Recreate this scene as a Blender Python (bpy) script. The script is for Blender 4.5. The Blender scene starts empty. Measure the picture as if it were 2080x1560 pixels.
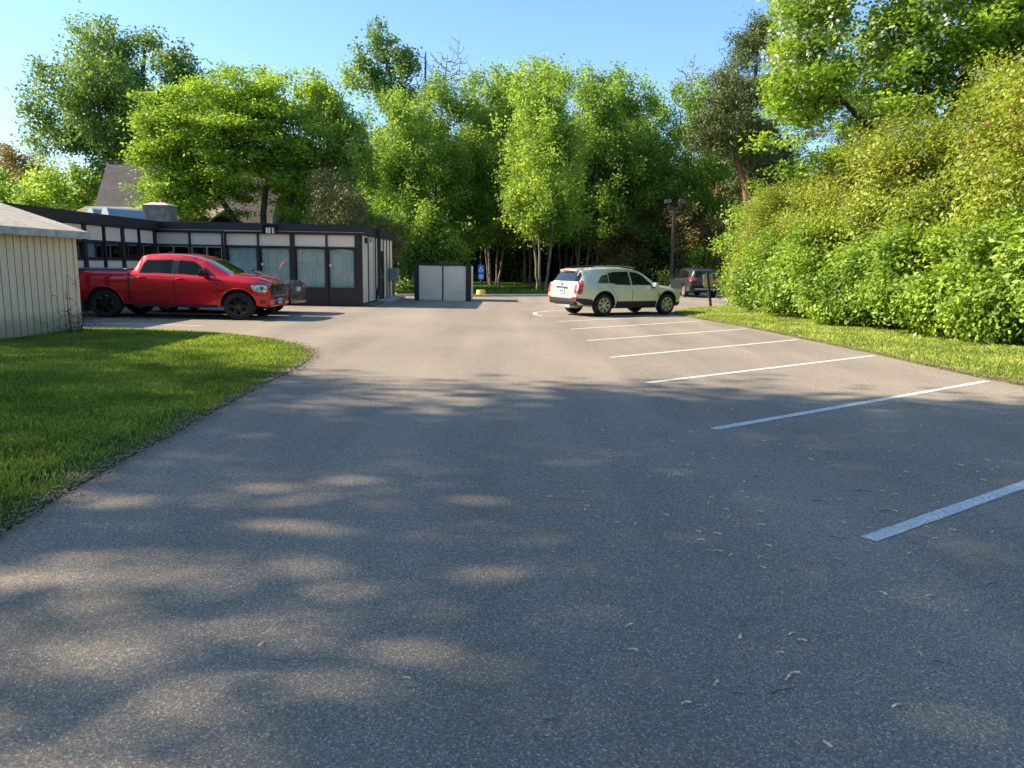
import bpy, bmesh, math, random
import numpy as np
from mathutils import Vector, Matrix, noise
from mathutils.bvhtree import BVHTree
PI = math.pi
random.seed(7)
S = bpy.context.scene
COL = S.collection
S.view_settings.view_transform = 'Standard'
S.view_settings.look = 'None'
S.view_settings.exposure = 0
S.cycles.max_bounces = 8
S.cycles.diffuse_bounces = 4
S.cycles.glossy_bounces = 4
S.cycles.transmission_bounces = 4
S.cycles.transparent_max_bounces = 8
S.cycles.use_denoising = True

# ------------------------------------------------------------------ materials
def sock(n, *names):
    for k in names:
        if k in n.inputs: return n.inputs[k]
def new_mat(name):
    m = bpy.data.materials.new(name); m.use_nodes = True
    nt = m.node_tree; nt.nodes.clear()
    out = nt.nodes.new('ShaderNodeOutputMaterial')
    return m, nt, out
def N(nt, t, **kw):
    n = nt.nodes.new(t)
    for k, v in kw.items():
        if k in ('operation', 'blend_type', 'data_type', 'feature', 'attribute_name', 'noise_dimensions', 'bands_direction', 'wave_type', 'distribution'): setattr(n, k, v)
        else: n.inputs[k.replace('_', ' ')].default_value = v
    return n
def ramp(nt, fac, stops):
    r = nt.nodes.new('ShaderNodeValToRGB'); e = r.color_ramp.elements
    while len(e) < len(stops): e.new(.5)
    for i, (p, c) in enumerate(stops):
        e[i].position = p; e[i].color = (*c, 1) if len(c) == 3 else c
    nt.links.new(fac, r.inputs[0]); return r
def mixc(nt, fac, a, b, mode='MIX'):
    n = nt.nodes.new('ShaderNodeMix'); n.data_type = 'RGBA'; n.blend_type = mode
    for s, v in ((n.inputs[0], fac), (n.inputs[6], a), (n.inputs[7], b)):
        if isinstance(v, bpy.types.NodeSocket): nt.links.new(v, s)
        elif isinstance(v, (int, float)): s.default_value = v
        else: s.default_value = (*v, 1)
    return n.outputs[2]
def coords(nt, scale=(1, 1, 1), kind='Object'):
    tc = nt.nodes.new('ShaderNodeTexCoord'); mp = nt.nodes.new('ShaderNodeMapping')
    mp.inputs['Scale'].default_value = scale
    nt.links.new(tc.outputs[kind], mp.inputs[0]); return mp.outputs[0]
def noise_t(nt, vec, scale, detail=3, rough=.5):
    n = nt.nodes.new('ShaderNodeTexNoise'); n.inputs['Scale'].default_value = scale
    n.inputs['Detail'].default_value = detail; n.inputs['Roughness'].default_value = rough
    nt.links.new(vec, n.inputs['Vector']); return n.outputs[0]
def bsdf(nt, out, color, rough=.6, metal=0, coat=0, spec=.5, bump=None, bstr=.3, bdist=.01):
    b = nt.nodes.new('ShaderNodeBsdfPrincipled')
    if isinstance(color, bpy.types.NodeSocket): nt.links.new(color, b.inputs['Base Color'])
    else: b.inputs['Base Color'].default_value = (*color, 1)
    if isinstance(rough, bpy.types.NodeSocket): nt.links.new(rough, b.inputs['Roughness'])
    else: b.inputs['Roughness'].default_value = rough
    b.inputs['Metallic'].default_value = metal
    b.inputs['Specular IOR Level'].default_value = spec
    b.inputs['Coat Weight'].default_value = coat
    b.inputs['Coat Roughness'].default_value = .03
    if bump is not None:
        bp = nt.nodes.new('ShaderNodeBump'); bp.inputs['Strength'].default_value = bstr
        bp.inputs['Distance'].default_value = bdist
        nt.links.new(bump, bp.inputs['Height']); nt.links.new(bp.outputs[0], b.inputs['Normal'])
    nt.links.new(b.outputs[0], out.inputs[0]); return b
def plain(name, color, rough=.6, metal=0, coat=0, var=.15, vscale=3, spec=.5, bump=0):
    m, nt, out = new_mat(name)
    v = coords(nt); n = noise_t(nt, v, vscale, 5, .6)
    lo = tuple(c * (1 - var) for c in color); hi = tuple(min(1, c * (1 + var)) for c in color)
    r = ramp(nt, n, [(.3, lo), (.7, hi)])
    bsdf(nt, out, r.outputs[0], rough, metal, coat, spec, n if bump else None, bump, .01)
    return m
def leaf_mat(name, dark, mid, light, trans=.35, tcol=None, clump=.5):
    m, nt, out = new_mat(name)
    at = nt.nodes.new('ShaderNodeAttribute'); at.attribute_name = 'tint'
    g_ = lambda c: tuple(min(.85, q*1.6) for q in c)
    r = ramp(nt, at.outputs['Fac'], [(0, g_(dark)), (.5, g_(mid)), (1, g_(light))])
    v = coords(nt); n = noise_t(nt, v, clump, 2, .5)
    rr = ramp(nt, n, [(.35, (.72, .75, .7)), (.65, (1.2, 1.15, 1.1))])
    c = mixc(nt, 1.0, r.outputs[0], rr.outputs[0], 'MULTIPLY')
    d = nt.nodes.new('ShaderNodeBsdfPrincipled'); d.inputs['Roughness'].default_value = .5
    d.inputs['Specular IOR Level'].default_value = .35
    nt.links.new(c, d.inputs['Base Color'])
    t = nt.nodes.new('ShaderNodeBsdfTranslucent')
    c2 = mixc(nt, 1.0, c, tcol or (1.45, 1.35, .55), 'MULTIPLY'); nt.links.new(c2, t.inputs[0])
    mx = nt.nodes.new('ShaderNodeMixShader'); mx.inputs[0].default_value = trans
    nt.links.new(d.outputs[0], mx.inputs[1]); nt.links.new(t.outputs[0], mx.inputs[2])
    nt.links.new(mx.outputs[0], out.inputs[0]); return m
def bark_mat(name, a, b, sc=6):
    m, nt, out = new_mat(name)
    v = coords(nt, (1, 1, .25)); n = noise_t(nt, v, sc, 6, .7)
    r = ramp(nt, n, [(.3, a), (.7, b)])
    bsdf(nt, out, r.outputs[0], .9, bump=n, bstr=.6, bdist=.03); return m

def asphalt_mat():
    m, nt, out = new_mat('asphalt')
    v = coords(nt)
    big = noise_t(nt, v, .22, 5, .6)
    vs = coords(nt, (1, .10, 1)); lanes = noise_t(nt, vs, .75, 4, .55)
    fine = noise_t(nt, v, 55, 4, .7)
    vo = nt.nodes.new('ShaderNodeTexVoronoi'); vo.inputs['Scale'].default_value = 150; nt.links.new(v, vo.inputs['Vector'])
    sep = nt.nodes.new('ShaderNodeSeparateColor'); nt.links.new(vo.outputs['Color'], sep.inputs[0])
    a = ramp(nt, big, [(.3, (.240, .205, .165)), (.7, (.315, .270, .217))])
    a2 = ramp(nt, lanes, [(.3, (.78, .78, .79)), (.7, (1.16, 1.15, 1.13))])
    c = mixc(nt, 1, a.outputs[0], a2.outputs[0], 'MULTIPLY')
    sp = ramp(nt, sep.outputs[0], [(0, (.55, .56, .57)), (.45, (.85, .85, .85)), (.84, (1.1, 1.1, 1.1)), (.93, (1.5, 1.47, 1.42)), (1, (2.2, 2.15, 2.0))])
    c = mixc(nt, 1, c, sp.outputs[0], 'MULTIPLY')
    fr = ramp(nt, fine, [(.3, (.8, .8, .8)), (.7, (1.2, 1.2, 1.2))])
    c = mixc(nt, 1, c, fr.outputs[0], 'MULTIPLY')
    # faint dark oil spots and wandering sealed cracks
    st = noise_t(nt, v, .9, 3, .5); sr = ramp(nt, st, [(.22, (.7, .7, .72)), (.33, (1, 1, 1))])
    c = mixc(nt, .6, c, sr.outputs[0], 'MULTIPLY')
    warp = nt.nodes.new('ShaderNodeTexNoise'); warp.inputs['Scale'].default_value = 1.2; warp.inputs['Detail'].default_value = 4
    nt.links.new(v, warp.inputs['Vector'])
    add = nt.nodes.new('ShaderNodeVectorMath'); add.operation = 'ADD'
    nt.links.new(v, add.inputs[0]); nt.links.new(warp.outputs['Color'], add.inputs[1])
    cr = nt.nodes.new('ShaderNodeTexVoronoi'); cr.feature = 'DISTANCE_TO_EDGE'; cr.inputs['Scale'].default_value = .16
    nt.links.new(add.outputs[0], cr.inputs['Vector'])
    crr = ramp(nt, cr.outputs['Distance'], [(0, (.72, .72, .72)), (.0022, (1, 1, 1))])
    c = mixc(nt, .45, c, crr.outputs[0], 'MULTIPLY')
    bsdf(nt, out, c, .88, spec=.3, bump=vo.outputs['Distance'], bstr=.55, bdist=.004)
    return m
def grass_ground(name, a, b, dirt=None):
    m, nt, out = new_mat(name)
    v = coords(nt); n = noise_t(nt, v, .5, 5, .6); f = noise_t(nt, v, 25, 4, .7)
    r = ramp(nt, n, [(.3, a), (.7, b)]); fr = ramp(nt, f, [(.25, (.5, .5, .5)), (.75, (1.4, 1.4, 1.3))])
    c = mixc(nt, 1, r.outputs[0], fr.outputs[0], 'MULTIPLY')
    if dirt:
        d = noise_t(nt, v, 1.7, 5, .7); dr = ramp(nt, d, [(.56, (0, 0, 0)), (.66, (1, 1, 1))])
        c = mixc(nt, dr.outputs[0], c, dirt)
    bsdf(nt, out, c, .95, spec=.15, bump=f, bstr=.8, bdist=.03); return m
def paint_line_mat():
    m, nt, out = new_mat('line_paint')
    v = coords(nt); n = noise_t(nt, v, 30, 8, .85); n2 = noise_t(nt, v, 4, 4, .7)
    r = ramp(nt, n, [(.38, (.20, .18, .16)), (.46, (.56, .56, .53)), (.62, (.80, .79, .74))])
    r2 = ramp(nt, n2, [(.3, (.82, .84, .86)), (.7, (1.05, 1.05, 1.03))])
    c = mixc(nt, 1, r.outputs[0], r2.outputs[0], 'MULTIPLY')
    bsdf(nt, out, c, .75, spec=.3, bump=n, bstr=.3, bdist=.003); return m
def shingle_mat(name, a, b, sx=4, sz=9, kind='Object', rot=None):
    m, nt, out = new_mat(name)
    v = coords(nt)
    n = noise_t(nt, coords(nt, (1, 1, 1)), 1.2, 5, .7)
    f = noise_t(nt, coords(nt, (14, 14, 3)), 1.5, 3, .6)
    wv = nt.nodes.new('ShaderNodeTexWave'); wv.bands_direction = 'Z'; wv.wave_profile = 'SAW'
    wv.inputs['Scale'].default_value = sz; wv.inputs['Distortion'].default_value = .12
    nt.links.new(v, wv.inputs['Vector'])
    r = ramp(nt, n, [(.3, a), (.7, b)])
    fr = ramp(nt, f, [(.3, (.7, .7, .7)), (.7, (1.25, 1.25, 1.25))])
    wr = ramp(nt, wv.outputs['Fac'], [(0, (.35, .35, .36)), (.18, (1, 1, 1)), (1, (1.1, 1.1, 1.1))])
    c = mixc(nt, 1, r.outputs[0], fr.outputs[0], 'MULTIPLY'); c = mixc(nt, .85, c, wr.outputs[0], 'MULTIPLY')
    bsdf(nt, out, c, .9, spec=.2, bump=wv.outputs['Fac'], bstr=.4, bdist=.01); return m
def siding_mat():
    m, nt, out = new_mat('shed_siding')
    v = coords(nt); n = noise_t(nt, coords(nt, (3, 3, .6)), 2, 5, .7)
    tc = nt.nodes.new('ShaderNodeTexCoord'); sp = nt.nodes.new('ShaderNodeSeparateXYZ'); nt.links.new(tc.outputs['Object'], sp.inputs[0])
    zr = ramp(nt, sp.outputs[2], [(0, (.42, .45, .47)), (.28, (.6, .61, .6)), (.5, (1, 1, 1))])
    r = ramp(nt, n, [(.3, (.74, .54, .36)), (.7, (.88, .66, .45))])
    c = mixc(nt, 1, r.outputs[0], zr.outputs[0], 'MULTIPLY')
    bsdf(nt, out, c, .85, spec=.2, bump=n, bstr=.15, bdist=.01); return m
def glass_mat(name, tint=(.75, .8, .8), refl=1.0):
    m, nt, out = new_mat(name)
    fr = nt.nodes.new('ShaderNodeFresnel'); fr.inputs[0].default_value = 1.6
    n = noise_t(nt, coords(nt), 1.2, 2, .5)
    bp = nt.nodes.new('ShaderNodeBump'); bp.inputs['Strength'].default_value = .04; bp.inputs['Distance'].default_value = .02
    nt.links.new(n, bp.inputs['Height'])
    mul = nt.nodes.new('ShaderNodeMath'); mul.operation = 'MULTIPLY_ADD'; mul.inputs[1].default_value = refl; mul.inputs[2].default_value = .06
    nt.links.new(fr.outputs[0], mul.inputs[0])
    g = nt.nodes.new('ShaderNodeBsdfGlossy'); g.inputs['Roughness'].default_value = .015
    nt.links.new(bp.outputs[0], g.inputs['Normal'])
    t = nt.nodes.new('ShaderNodeBsdfTransparent'); t.inputs[0].default_value = (*tint, 1)
    mx = nt.nodes.new('ShaderNodeMixShader'); nt.links.new(mul.outputs[0], mx.inputs[0])
    nt.links.new(t.outputs[0], mx.inputs[1]); nt.links.new(g.outputs[0], mx.inputs[2])
    nt.links.new(mx.outputs[0], out.inputs[0]); return m

M = dict(
 asphalt=asphalt_mat(), line=paint_line_mat(),
 ground=grass_ground('meadow_ground', (.05, .085, .018), (.085, .14, .03)),
 lawn=grass_ground('lawn_soil', (.035, .06, .012), (.06, .09, .02), (.13, .105, .07)),
 lawn2=grass_ground('verge_soil', (.07, .095, .02), (.12, .13, .04), (.20, .13, .08)),
 forest=plain('forest_floor', (.03, .035, .015), .95),
 brown=plain('dark_brown_metal', (.026, .020, .021), .5, var=.15, vscale=1.5),
 brownp=plain('dark_brown_panel', (.032, .020, .021), .6, var=.2, vscale=1),
 beige=plain('beige_panel', (.84, .68, .52), .8, var=.07, vscale=.9),
 beige2=plain('warm_beige_panel', (.88, .72, .54), .8, var=.08, vscale=.9),
 greyp=plain('grey_plywood', (.86, .72, .55), .85, var=.09, vscale=.8),
 roofing=plain('flat_roofing', (.12, .12, .12), .95, var=.3),
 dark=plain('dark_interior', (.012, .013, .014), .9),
 glass=glass_mat('window_glass', (.93, .97, .95), .45),
 curtain=plain('curtain_fabric', (.88, .94, .90), .9, var=.06),
 blind=plain('roller_blind', (.55, .62, .68), .9, var=.04),
 alu=plain('aluminium', (.55, .55, .55), .4, .8, var=.1),
 galv=plain('galvanised_duct', (.22, .29, .33), .5, .1, var=.15, vscale=2),
 conc=plain('old_concrete', (.15, .145, .13), .9, var=.4, vscale=3, bump=.3),
 curb=plain('curb_concrete', (.45, .42, .37), .9, var=.2, vscale=2, bump=.2),
 clay=plain('clay_pot', (.30, .10, .06), .8),
 elec=plain('electric_box_grey', (.20, .24, .28), .5, .2),
 siding=siding_mat(), fascia_w=plain('weathered_board', (.42, .41, .37), .85, var=.35, vscale=5, bump=.3),
 groove=plain('groove_shadow', (.09, .075, .05), .9),
 shingle=shingle_mat('shed_shingle', (.44, .39, .31), (.62, .55, .45), sz=7),
 hshingle=shingle_mat('house_shingle', (.10, .085, .085), (.16, .14, .14), sz=2.4),
 hshingle2=shingle_mat('tan_shingle', (.20, .165, .12), (.32, .27, .20), sz=2.6),
 gshingle=shingle_mat('green_shingle', (.10, .17, .14), (.19, .27, .23), sz=3.2),
 hwall=plain('house_wall', (.35, .30, .25), .9),
 black=plain('black_plastic', (.014, .014, .015), .55, var=.2),
 rubber=plain('tyre_rubber', (.013, .013, .014), .85, var=.3, vscale=12),
 gblack=plain('gloss_black', (.006, .006, .007), .15, coat=.6, var=.1),
 red=plain('red_car_paint', (.60, .006, .016), .36, .55, coat=1.0, var=.04, spec=.3),
 champagne=plain('pale_gold_car_paint', (.62, .63, .50), .35, .25, coat=1.0, var=.04),
 charcoal=plain('charcoal_car_paint', (.07, .072, .085), .25, .5, coat=1.0, var=.06),
 slate=plain('slate_car_paint', (.022, .024, .030), .35, .2, coat=.6, var=.06),
 carglass=plain('tinted_car_glass', (.006, .008, .008), .04, 0, coat=1, var=.1),
 tintglass=plain('dark_side_glass', (.008, .011, .010), .06, 0, coat=0, var=.5, vscale=2, spec=.22),
 chrome=plain('chrome_trim', (.75, .76, .78), .15, 1, var=.05),
 silver=plain('silver_alloy', (.55, .54, .50), .3, .7, var=.08),
 lamp_red=plain('tail_lamp_red', (.55, .01, .02), .15, coat=1, var=.2, vscale=14),
 lamp_clear=plain('lamp_clear', (.62, .62, .60), .12, .3, coat=1, var=.35, vscale=18),
 plate=plain('licence_plate', (.62, .66, .70), .4, var=.05),
 plate_b=plain('plate_print', (.06, .16, .38), .5),
 orange=plain('amber_lens', (.6, .18, .03), .2, coat=1),
 sign_blue=plain('sign_blue', (.01, .13, .55), .35, var=.08), sign_white=plain('sign_white', (.8, .8, .8), .4, var=.04),
 yellow=plain('yellow_concrete', (.62, .48, .10), .8, var=.2, vscale=6), post=plain('brown_post_wood', (.030, .018, .014), .8, var=.4, vscale=9),
 signback=plain('yellow_green_board', (.42, .40, .13), .7, var=.15, vscale=7),
 pole=plain('bronze_pole', (.055, .045, .042), .6),
 seed=plain('dry_seed', (.80, .54, .29), .7, var=.35, vscale=40), twig=plain('dead_twig', (.035, .028, .022), .9),
 gleaf=plain('green_leaf', (.12, .26, .10), .6),
 litter=plain('dry_litter', (.25, .19, .12), .9, var=.5, vscale=6),
 stone=plain('pale_stone', (.4, .38, .34), .9),
)
# ------------------------------------------------------------------ object helpers
def link(o, parent=None):
    COL.objects.link(o)
    if parent is not None: o.parent = parent
    return o
def tag(o, label=None, cat=None, group=None, kind=None):
    if label: o['label'] = label
    if cat: o['category'] = cat
    if group: o['group'] = group
    if kind: o['kind'] = kind
    return o
def empty(name, loc=(0, 0, 0), rz=0, parent=None):
    o = bpy.data.objects.new(name, None); o.location = loc; o.rotation_euler = (0, 0, rz)
    o.empty_display_size = .2
    return link(o, parent)
class MB:
    def __init__(s): s.v = []; s.f = []; s.m = []
    def add(s, vs, fs, mi=0):
        b = len(s.v); s.v += [tuple(p) for p in vs]; s.f += [[b + i for i in f] for f in fs]; s.m += [mi] * len(fs)
    def box(s, x0, x1, y0, y1, z0, z1, mi=0, T=None):
        vs = [Vector(p) for p in ((x0,y0,z0),(x1,y0,z0),(x1,y1,z0),(x0,y1,z0),(x0,y0,z1),(x1,y0,z1),(x1,y1,z1),(x0,y1,z1))]
        if T is not None: vs = [T @ p for p in vs]
        s.add(vs, [(0,3,2,1),(4,5,6,7),(0,1,5,4),(1,2,6,5),(2,3,7,6),(3,0,4,7)], mi); return s
    def tube(s, pts, rad, n=8, mi=0, cap=True):
        pts = [Vector(p) for p in pts]; rs = rad if isinstance(rad, (list, tuple)) else [rad] * len(pts)
        vs = []; fs = []
        for i, p in enumerate(pts):
            d = (pts[min(i+1, len(pts)-1)] - pts[max(i-1, 0)]).normalized()
            u = d.cross(Vector((0, 0, 1)) if abs(d.z) < .95 else Vector((1, 0, 0))).normalized(); w = d.cross(u)
            for k in range(n):
                a = 2*PI*k/n; vs.append(p + (u*math.cos(a) + w*math.sin(a))*rs[i])
        for i in range(len(pts)-1):
            for k in range(n):
                a = i*n+k; b = i*n+(k+1) % n; fs.append((a, b, b+n, a+n))
        if cap: fs.append(tuple(range(n))[::-1]); fs.append(tuple((len(pts)-1)*n+k for k in range(n)))
        s.add(vs, fs, mi); return s
    def lathe(s, prof, n=32, T=None, mi=0):      # prof (r, h) about Y axis
        vs = []; fs = []
        for r, h in prof:
            for k in range(n):
                a = 2*PI*k/n; vs.append(Vector((r*math.cos(a), h, r*math.sin(a))))
        if T is not None: vs = [T @ p for p in vs]
        for i in range(len(prof)-1):
            for k in range(n):
                a = i*n+k; b = i*n+(k+1) % n; fs.append((a, a+n, b+n, b))
        s.add(vs, fs, mi); return s
    def prism(s, poly, y0, y1, T=None, mi=0):    # poly in (x, z)
        n = len(poly); vs = [Vector((x, y0, z)) for x, z in poly] + [Vector((x, y1, z)) for x, z in poly]
        if T is not None: vs = [T @ p for p in vs]
        s.add(vs, [tuple(range(n)), tuple(range(2*n-1, n-1, -1))] + [(i, i+n, (i+1) % n+n, (i+1) % n) for i in range(n)], mi); return s
    def build(s, name, mats, parent=None, smooth=False, bevel=0, loc=None):
        me = bpy.data.meshes.new(name); me.from_pydata(s.v, [], s.f)
        for m in (mats if isinstance(mats, (list, tuple)) else [mats]): me.materials.append(m)
        me.polygons.foreach_set('material_index', s.m)
        bm = bmesh.new(); bm.from_mesh(me); bmesh.ops.recalc_face_normals(bm, faces=bm.faces)
        if bevel: bmesh.ops.bevel(bm, geom=bm.edges[:], offset=bevel, segments=1 if bevel < .03 else 2, affect='EDGES', profile=.6)
        bm.to_mesh(me); bm.free()
        if smooth or bevel:
            me.polygons.foreach_set('use_smooth', [True]*len(me.polygons)); me.set_sharp_from_angle(angle=math.radians(38))
        o = bpy.data.objects.new(name, me)
        if loc is not None: o.location = loc
        return link(o, parent)
def part_box(name, dims, mat, parent, bevel=0):
    return MB().box(*dims).build(name, mat, parent, bevel=bevel)
def copy_tree(o, parent=None):
    c = o.copy(); link(c); c.parent = parent
    for k in ('label',):
        pass
    for ch in list(o.children): copy_tree(ch, c)
    return c
def flat_sheet(name, pts, z, mat, thick=0.0, kind='structure', zfun=None, step=None):
    bm = bmesh.new(); vs = [bm.verts.new((x, y, z)) for x, y in pts]; f = bm.faces.new(vs)
    if f.normal.z < 0: f.normal_flip()
    bm.normal_update()
    if thick:
        r = bmesh.ops.extrude_face_region(bm, geom=bm.faces[:])
        for v in r['geom']:
            if isinstance(v, bmesh.types.BMVert): v.co.z -= thick
    if step:
        xs = [p[0] for p in pts]; ys = [p[1] for p in pts]
        for k in np.arange(min(xs), max(xs), step): bmesh.ops.bisect_plane(bm, geom=bm.verts[:]+bm.edges[:]+bm.faces[:], plane_co=(k, 0, 0), plane_no=(1, 0, 0))
        for k in np.arange(min(ys), max(ys), step): bmesh.ops.bisect_plane(bm, geom=bm.verts[:]+bm.edges[:]+bm.faces[:], plane_co=(0, k, 0), plane_no=(0, 1, 0))
        for v in bm.verts:
            if v.co.z > z - .001 and zfun: v.co.z += zfun(v.co.x, v.co.y)
    bmesh.ops.recalc_face_normals(bm, faces=bm.faces)
    bmesh.ops.triangulate(bm, faces=[f for f in bm.faces if len(f.verts) > 4])
    me = bpy.data.meshes.new(name); bm.to_mesh(me); bm.free(); me.materials.append(mat)
    o = bpy.data.objects.new(name, me); o['kind'] = kind
    return link(o)

def mesh_np(name, V, F, mat, parent=None, tint=None, nper=4):
    me = bpy.data.meshes.new(name); n = len(F)
    me.vertices.add(len(V)); me.vertices.foreach_set('co', np.asarray(V, dtype=np.float32).ravel())
    me.loops.add(n*nper); me.loops.foreach_set('vertex_index', np.asarray(F, dtype=np.int32).ravel())
    me.polygons.add(n); me.polygons.foreach_set('loop_start', np.arange(0, n*nper, nper, dtype=np.int32))
    me.polygons.foreach_set('loop_total', np.full(n, nper, dtype=np.int32))
    me.update(calc_edges=True)
    if tint is not None:
        a = me.attributes.new('tint', 'FLOAT', 'FACE'); a.data.foreach_set('value', np.asarray(tint, dtype=np.float32))
    me.materials.append(mat)
    o = bpy.data.objects.new(name, me)
    return link(o, parent)

# ------------------------------------------------------------------ camera, sun, sky
EYE = Vector((0, 0, 1.66))
cam = bpy.data.cameras.new('camera'); co = bpy.data.objects.new('camera', cam); link(co)
p_, r_ = math.atan(242/1500), math.radians(1.0)
fw = Vector((0, math.cos(p_), -math.sin(p_))); up0 = Vector((0, math.sin(p_), math.cos(p_))); rt0 = Vector((1, 0, 0))
rt = rt0*math.cos(r_) + up0*math.sin(r_); up = up0*math.cos(r_) - rt0*math.sin(r_)
co.matrix_world = Matrix(((rt.x, up.x, -fw.x, 0), (rt.y, up.y, -fw.y, 0), (rt.z, up.z, -fw.z, EYE.z), (0, 0, 0, 1)))
cam.sensor_width = 36; cam.lens = 36*1500/2080; cam.clip_start = .05; cam.clip_end = 2000
S.camera = co
SUN_EL, SUN_AZ = math.radians(35.5), math.radians(1.5)      # azimuth measured from -X towards +Y
to_sun = Vector((-math.cos(SUN_EL)*math.cos(SUN_AZ), math.cos(SUN_EL)*math.sin(SUN_AZ), math.sin(SUN_EL)))
sl = bpy.data.lights.new('sun', 'SUN'); sl.energy = 11.5; sl.angle = math.radians(.8); sl.color = (1, .85, .64)
so = bpy.data.objects.new('sun', sl); link(so); so.rotation_euler = (-to_sun).to_track_quat('-Z', 'Y').to_euler(); so.location = (-30, 0, 30)
W = bpy.data.worlds.new('World'); S.world = W; W.use_nodes = True
wn = W.node_tree; bg = wn.nodes['Background']; sky = wn.nodes.new('ShaderNodeTexSky'); sky.sky_type = 'NISHITA'
sky.sun_disc = False; sky.sun_elevation = SUN_EL; sky.sun_rotation = math.atan2(to_sun.x, to_sun.y)
sky.air_density = 1.0; sky.dust_density = .8; sky.ozone_density = 2.5
hs_ = wn.nodes.new('ShaderNodeMix'); hs_.data_type = 'RGBA'; hs_.blend_type = 'MULTIPLY'; hs_.inputs[0].default_value = 1; hs_.inputs[7].default_value = (.80, .95, 1.03, 1)
wn.links.new(sky.outputs[0], hs_.inputs[6]); wn.links.new(hs_.outputs[2], bg.inputs[0]); bg.inputs[1].default_value = .28

# ------------------------------------------------------------------ ground
flat_sheet('ground', [(-900, -500), (900, -500), (900, 1500), (-900, 1500)], -.03, M['ground'])
LOT = [(-30, -30), (60, -30), (60, 66), (30, 64), (18.8, 60.8), (15.2, 56.7), (11, 49.5), (8.5, 45), (6, 43.5), (1.5, 40.3), (-1.85, 38.6), (-6.1, 37.4), (-30, 36.9)]
flat_sheet('parking_lot', LOT, 0, M['asphalt'])
flat_sheet('woodland_floor', [(-90, 69), (90, 69), (90, 140), (-90, 140)], -.022, M['forest'])
LAWN_L = [(-2.7, -6), (-2.95, 2), (-3.05, 4.2), (-3.16, 5), (-3.22, 6), (-3.24, 7), (-3.3, 8.2), (-3.34, 9.4), (-3.38, 10.4), (-3.36, 11.2), (-3.42, 12), (-3.55, 13), (-3.85, 13.9), (-4.4, 14.8), (-5.2, 15.6), (-6.4, 16.45), (-7.8, 17.05), (-9.1, 17.25), (-10.2, 17.1), (-14, 17.0), (-30, 17.0), (-30, -6)]
def berm(x, y):
    t = min(1, max(0, (-3.6-x)/4.5)); u = min(1, max(0, (17.2-y)/1.8)); return .09*t*t*(3-2*t)*u
flat_sheet('lawn', LAWN_L, .02, M['lawn'], thick=.06, zfun=berm, step=.5)
LAWN_R = [(8.4, -6), (8.1, 4), (7.8, 8), (7.64, 10.9), (7.5, 11.8), (7.42, 12.9), (7.32, 14.9), (7.02, 18.1), (6.7, 21.25), (6.25, 24), (5.9, 26.3), (5.95, 27.6), (6.3, 28.8), (7.26, 30.6), (9.2, 32.8), (12, 34.6), (20, 37), (60, 37), (60, -6)]
flat_sheet('verge', LAWN_R, .02, M['lawn2'], thick=.06)
def ribbon(name, pts, w, z=.004, mat=None):
    mb = MB(); P = [Vector((x, y, 0)) for x, y in pts]; L = []; R = []
    if len(P) == 2: P = [P[0].lerp(P[1], k/70) for k in range(71)]
    rj = random.Random(len(pts)*7+int(pts[0][1]*10))
    for i, p in enumerate(P):
        d = (P[min(i+1, len(P)-1)]-P[max(i-1, 0)]).normalized(); n = Vector((-d.y, d.x, 0))*(w/2+rj.uniform(-.004, .004))
        L.append((p.x+n.x, p.y+n.y, z)); R.append((p.x-n.x, p.y-n.y, z))
    n = len(P); mb.add(L+R, [(i, i+1, n+i+1, n+i) for i in range(n-1)])
    o = mb.build(name, mat or M['line']); o['kind'] = 'structure'; return o
for a, b in [((2.25, 4.42), (7.9, 8.32)), ((2.11, 7.55), (7.40, 11.38)), ((1.96, 10.6), (7.21, 14.62)), ((1.80, 13.55), (6.85, 17.72)), ((1.68, 16.62), (6.53, 20.7)), ((1.52, 19.55), (6.0, 23.54)), ((1.32, 22.2), (5.85, 25.9))]:
    ribbon('parking_line', [a, b], .105)
ribbon('parking_line', [(.95, 24.6), (.72, 25.4), (.80, 26.4), (1.3, 27.4), (2.4, 28.4)], .13)
ribbon('parking_line', [(.95, 24.6), (2.2, 24.9), (3.8, 25.4)], .10)
for k in range(4):
    ribbon('parking_line', [(.84+.04*k, 25.0+.6*k), (3.0, 25.8+.7*k)], .06)
for a, b in [((-12.5, 19.0), (-7.9, 18.7)), ((-12.5, 22.4), (-7.7, 22.15)), ((-12.5, 25.5), (-7.5, 25.3)), ((9.5, 34.9), (12.2, 33.9)), ((2.3, 40.6), (3.1, 38.0)), ((13, 45), (19, 42))]:
    ribbon('parking_line', [a, b], .1)
# low kerb along the far lawn
FAR = [(-6.1, 37.4), (-1.85, 38.6), (1.5, 40.3), (6, 43.5), (8.5, 45), (11, 49.5), (15.2, 56.7), (18.8, 60.8), (30, 64)]
def kerb(name, pts, w=.15, h=.11):
    mb = MB()
    for (x0, y0), (x1, y1) in zip(pts, pts[1:]):
        d = Vector((x1-x0, y1-y0, 0)); L = d.length; T = Matrix.Translation((x0, y0, 0)) @ Matrix.Rotation(math.atan2(d.y, d.x), 4, 'Z')
        mb.box(0, L-.01, 0, w, -.05, h, 0, T)
    return tag(mb.build(name, M['curb']), kind='structure')
kerb('kerb', FAR)

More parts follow.
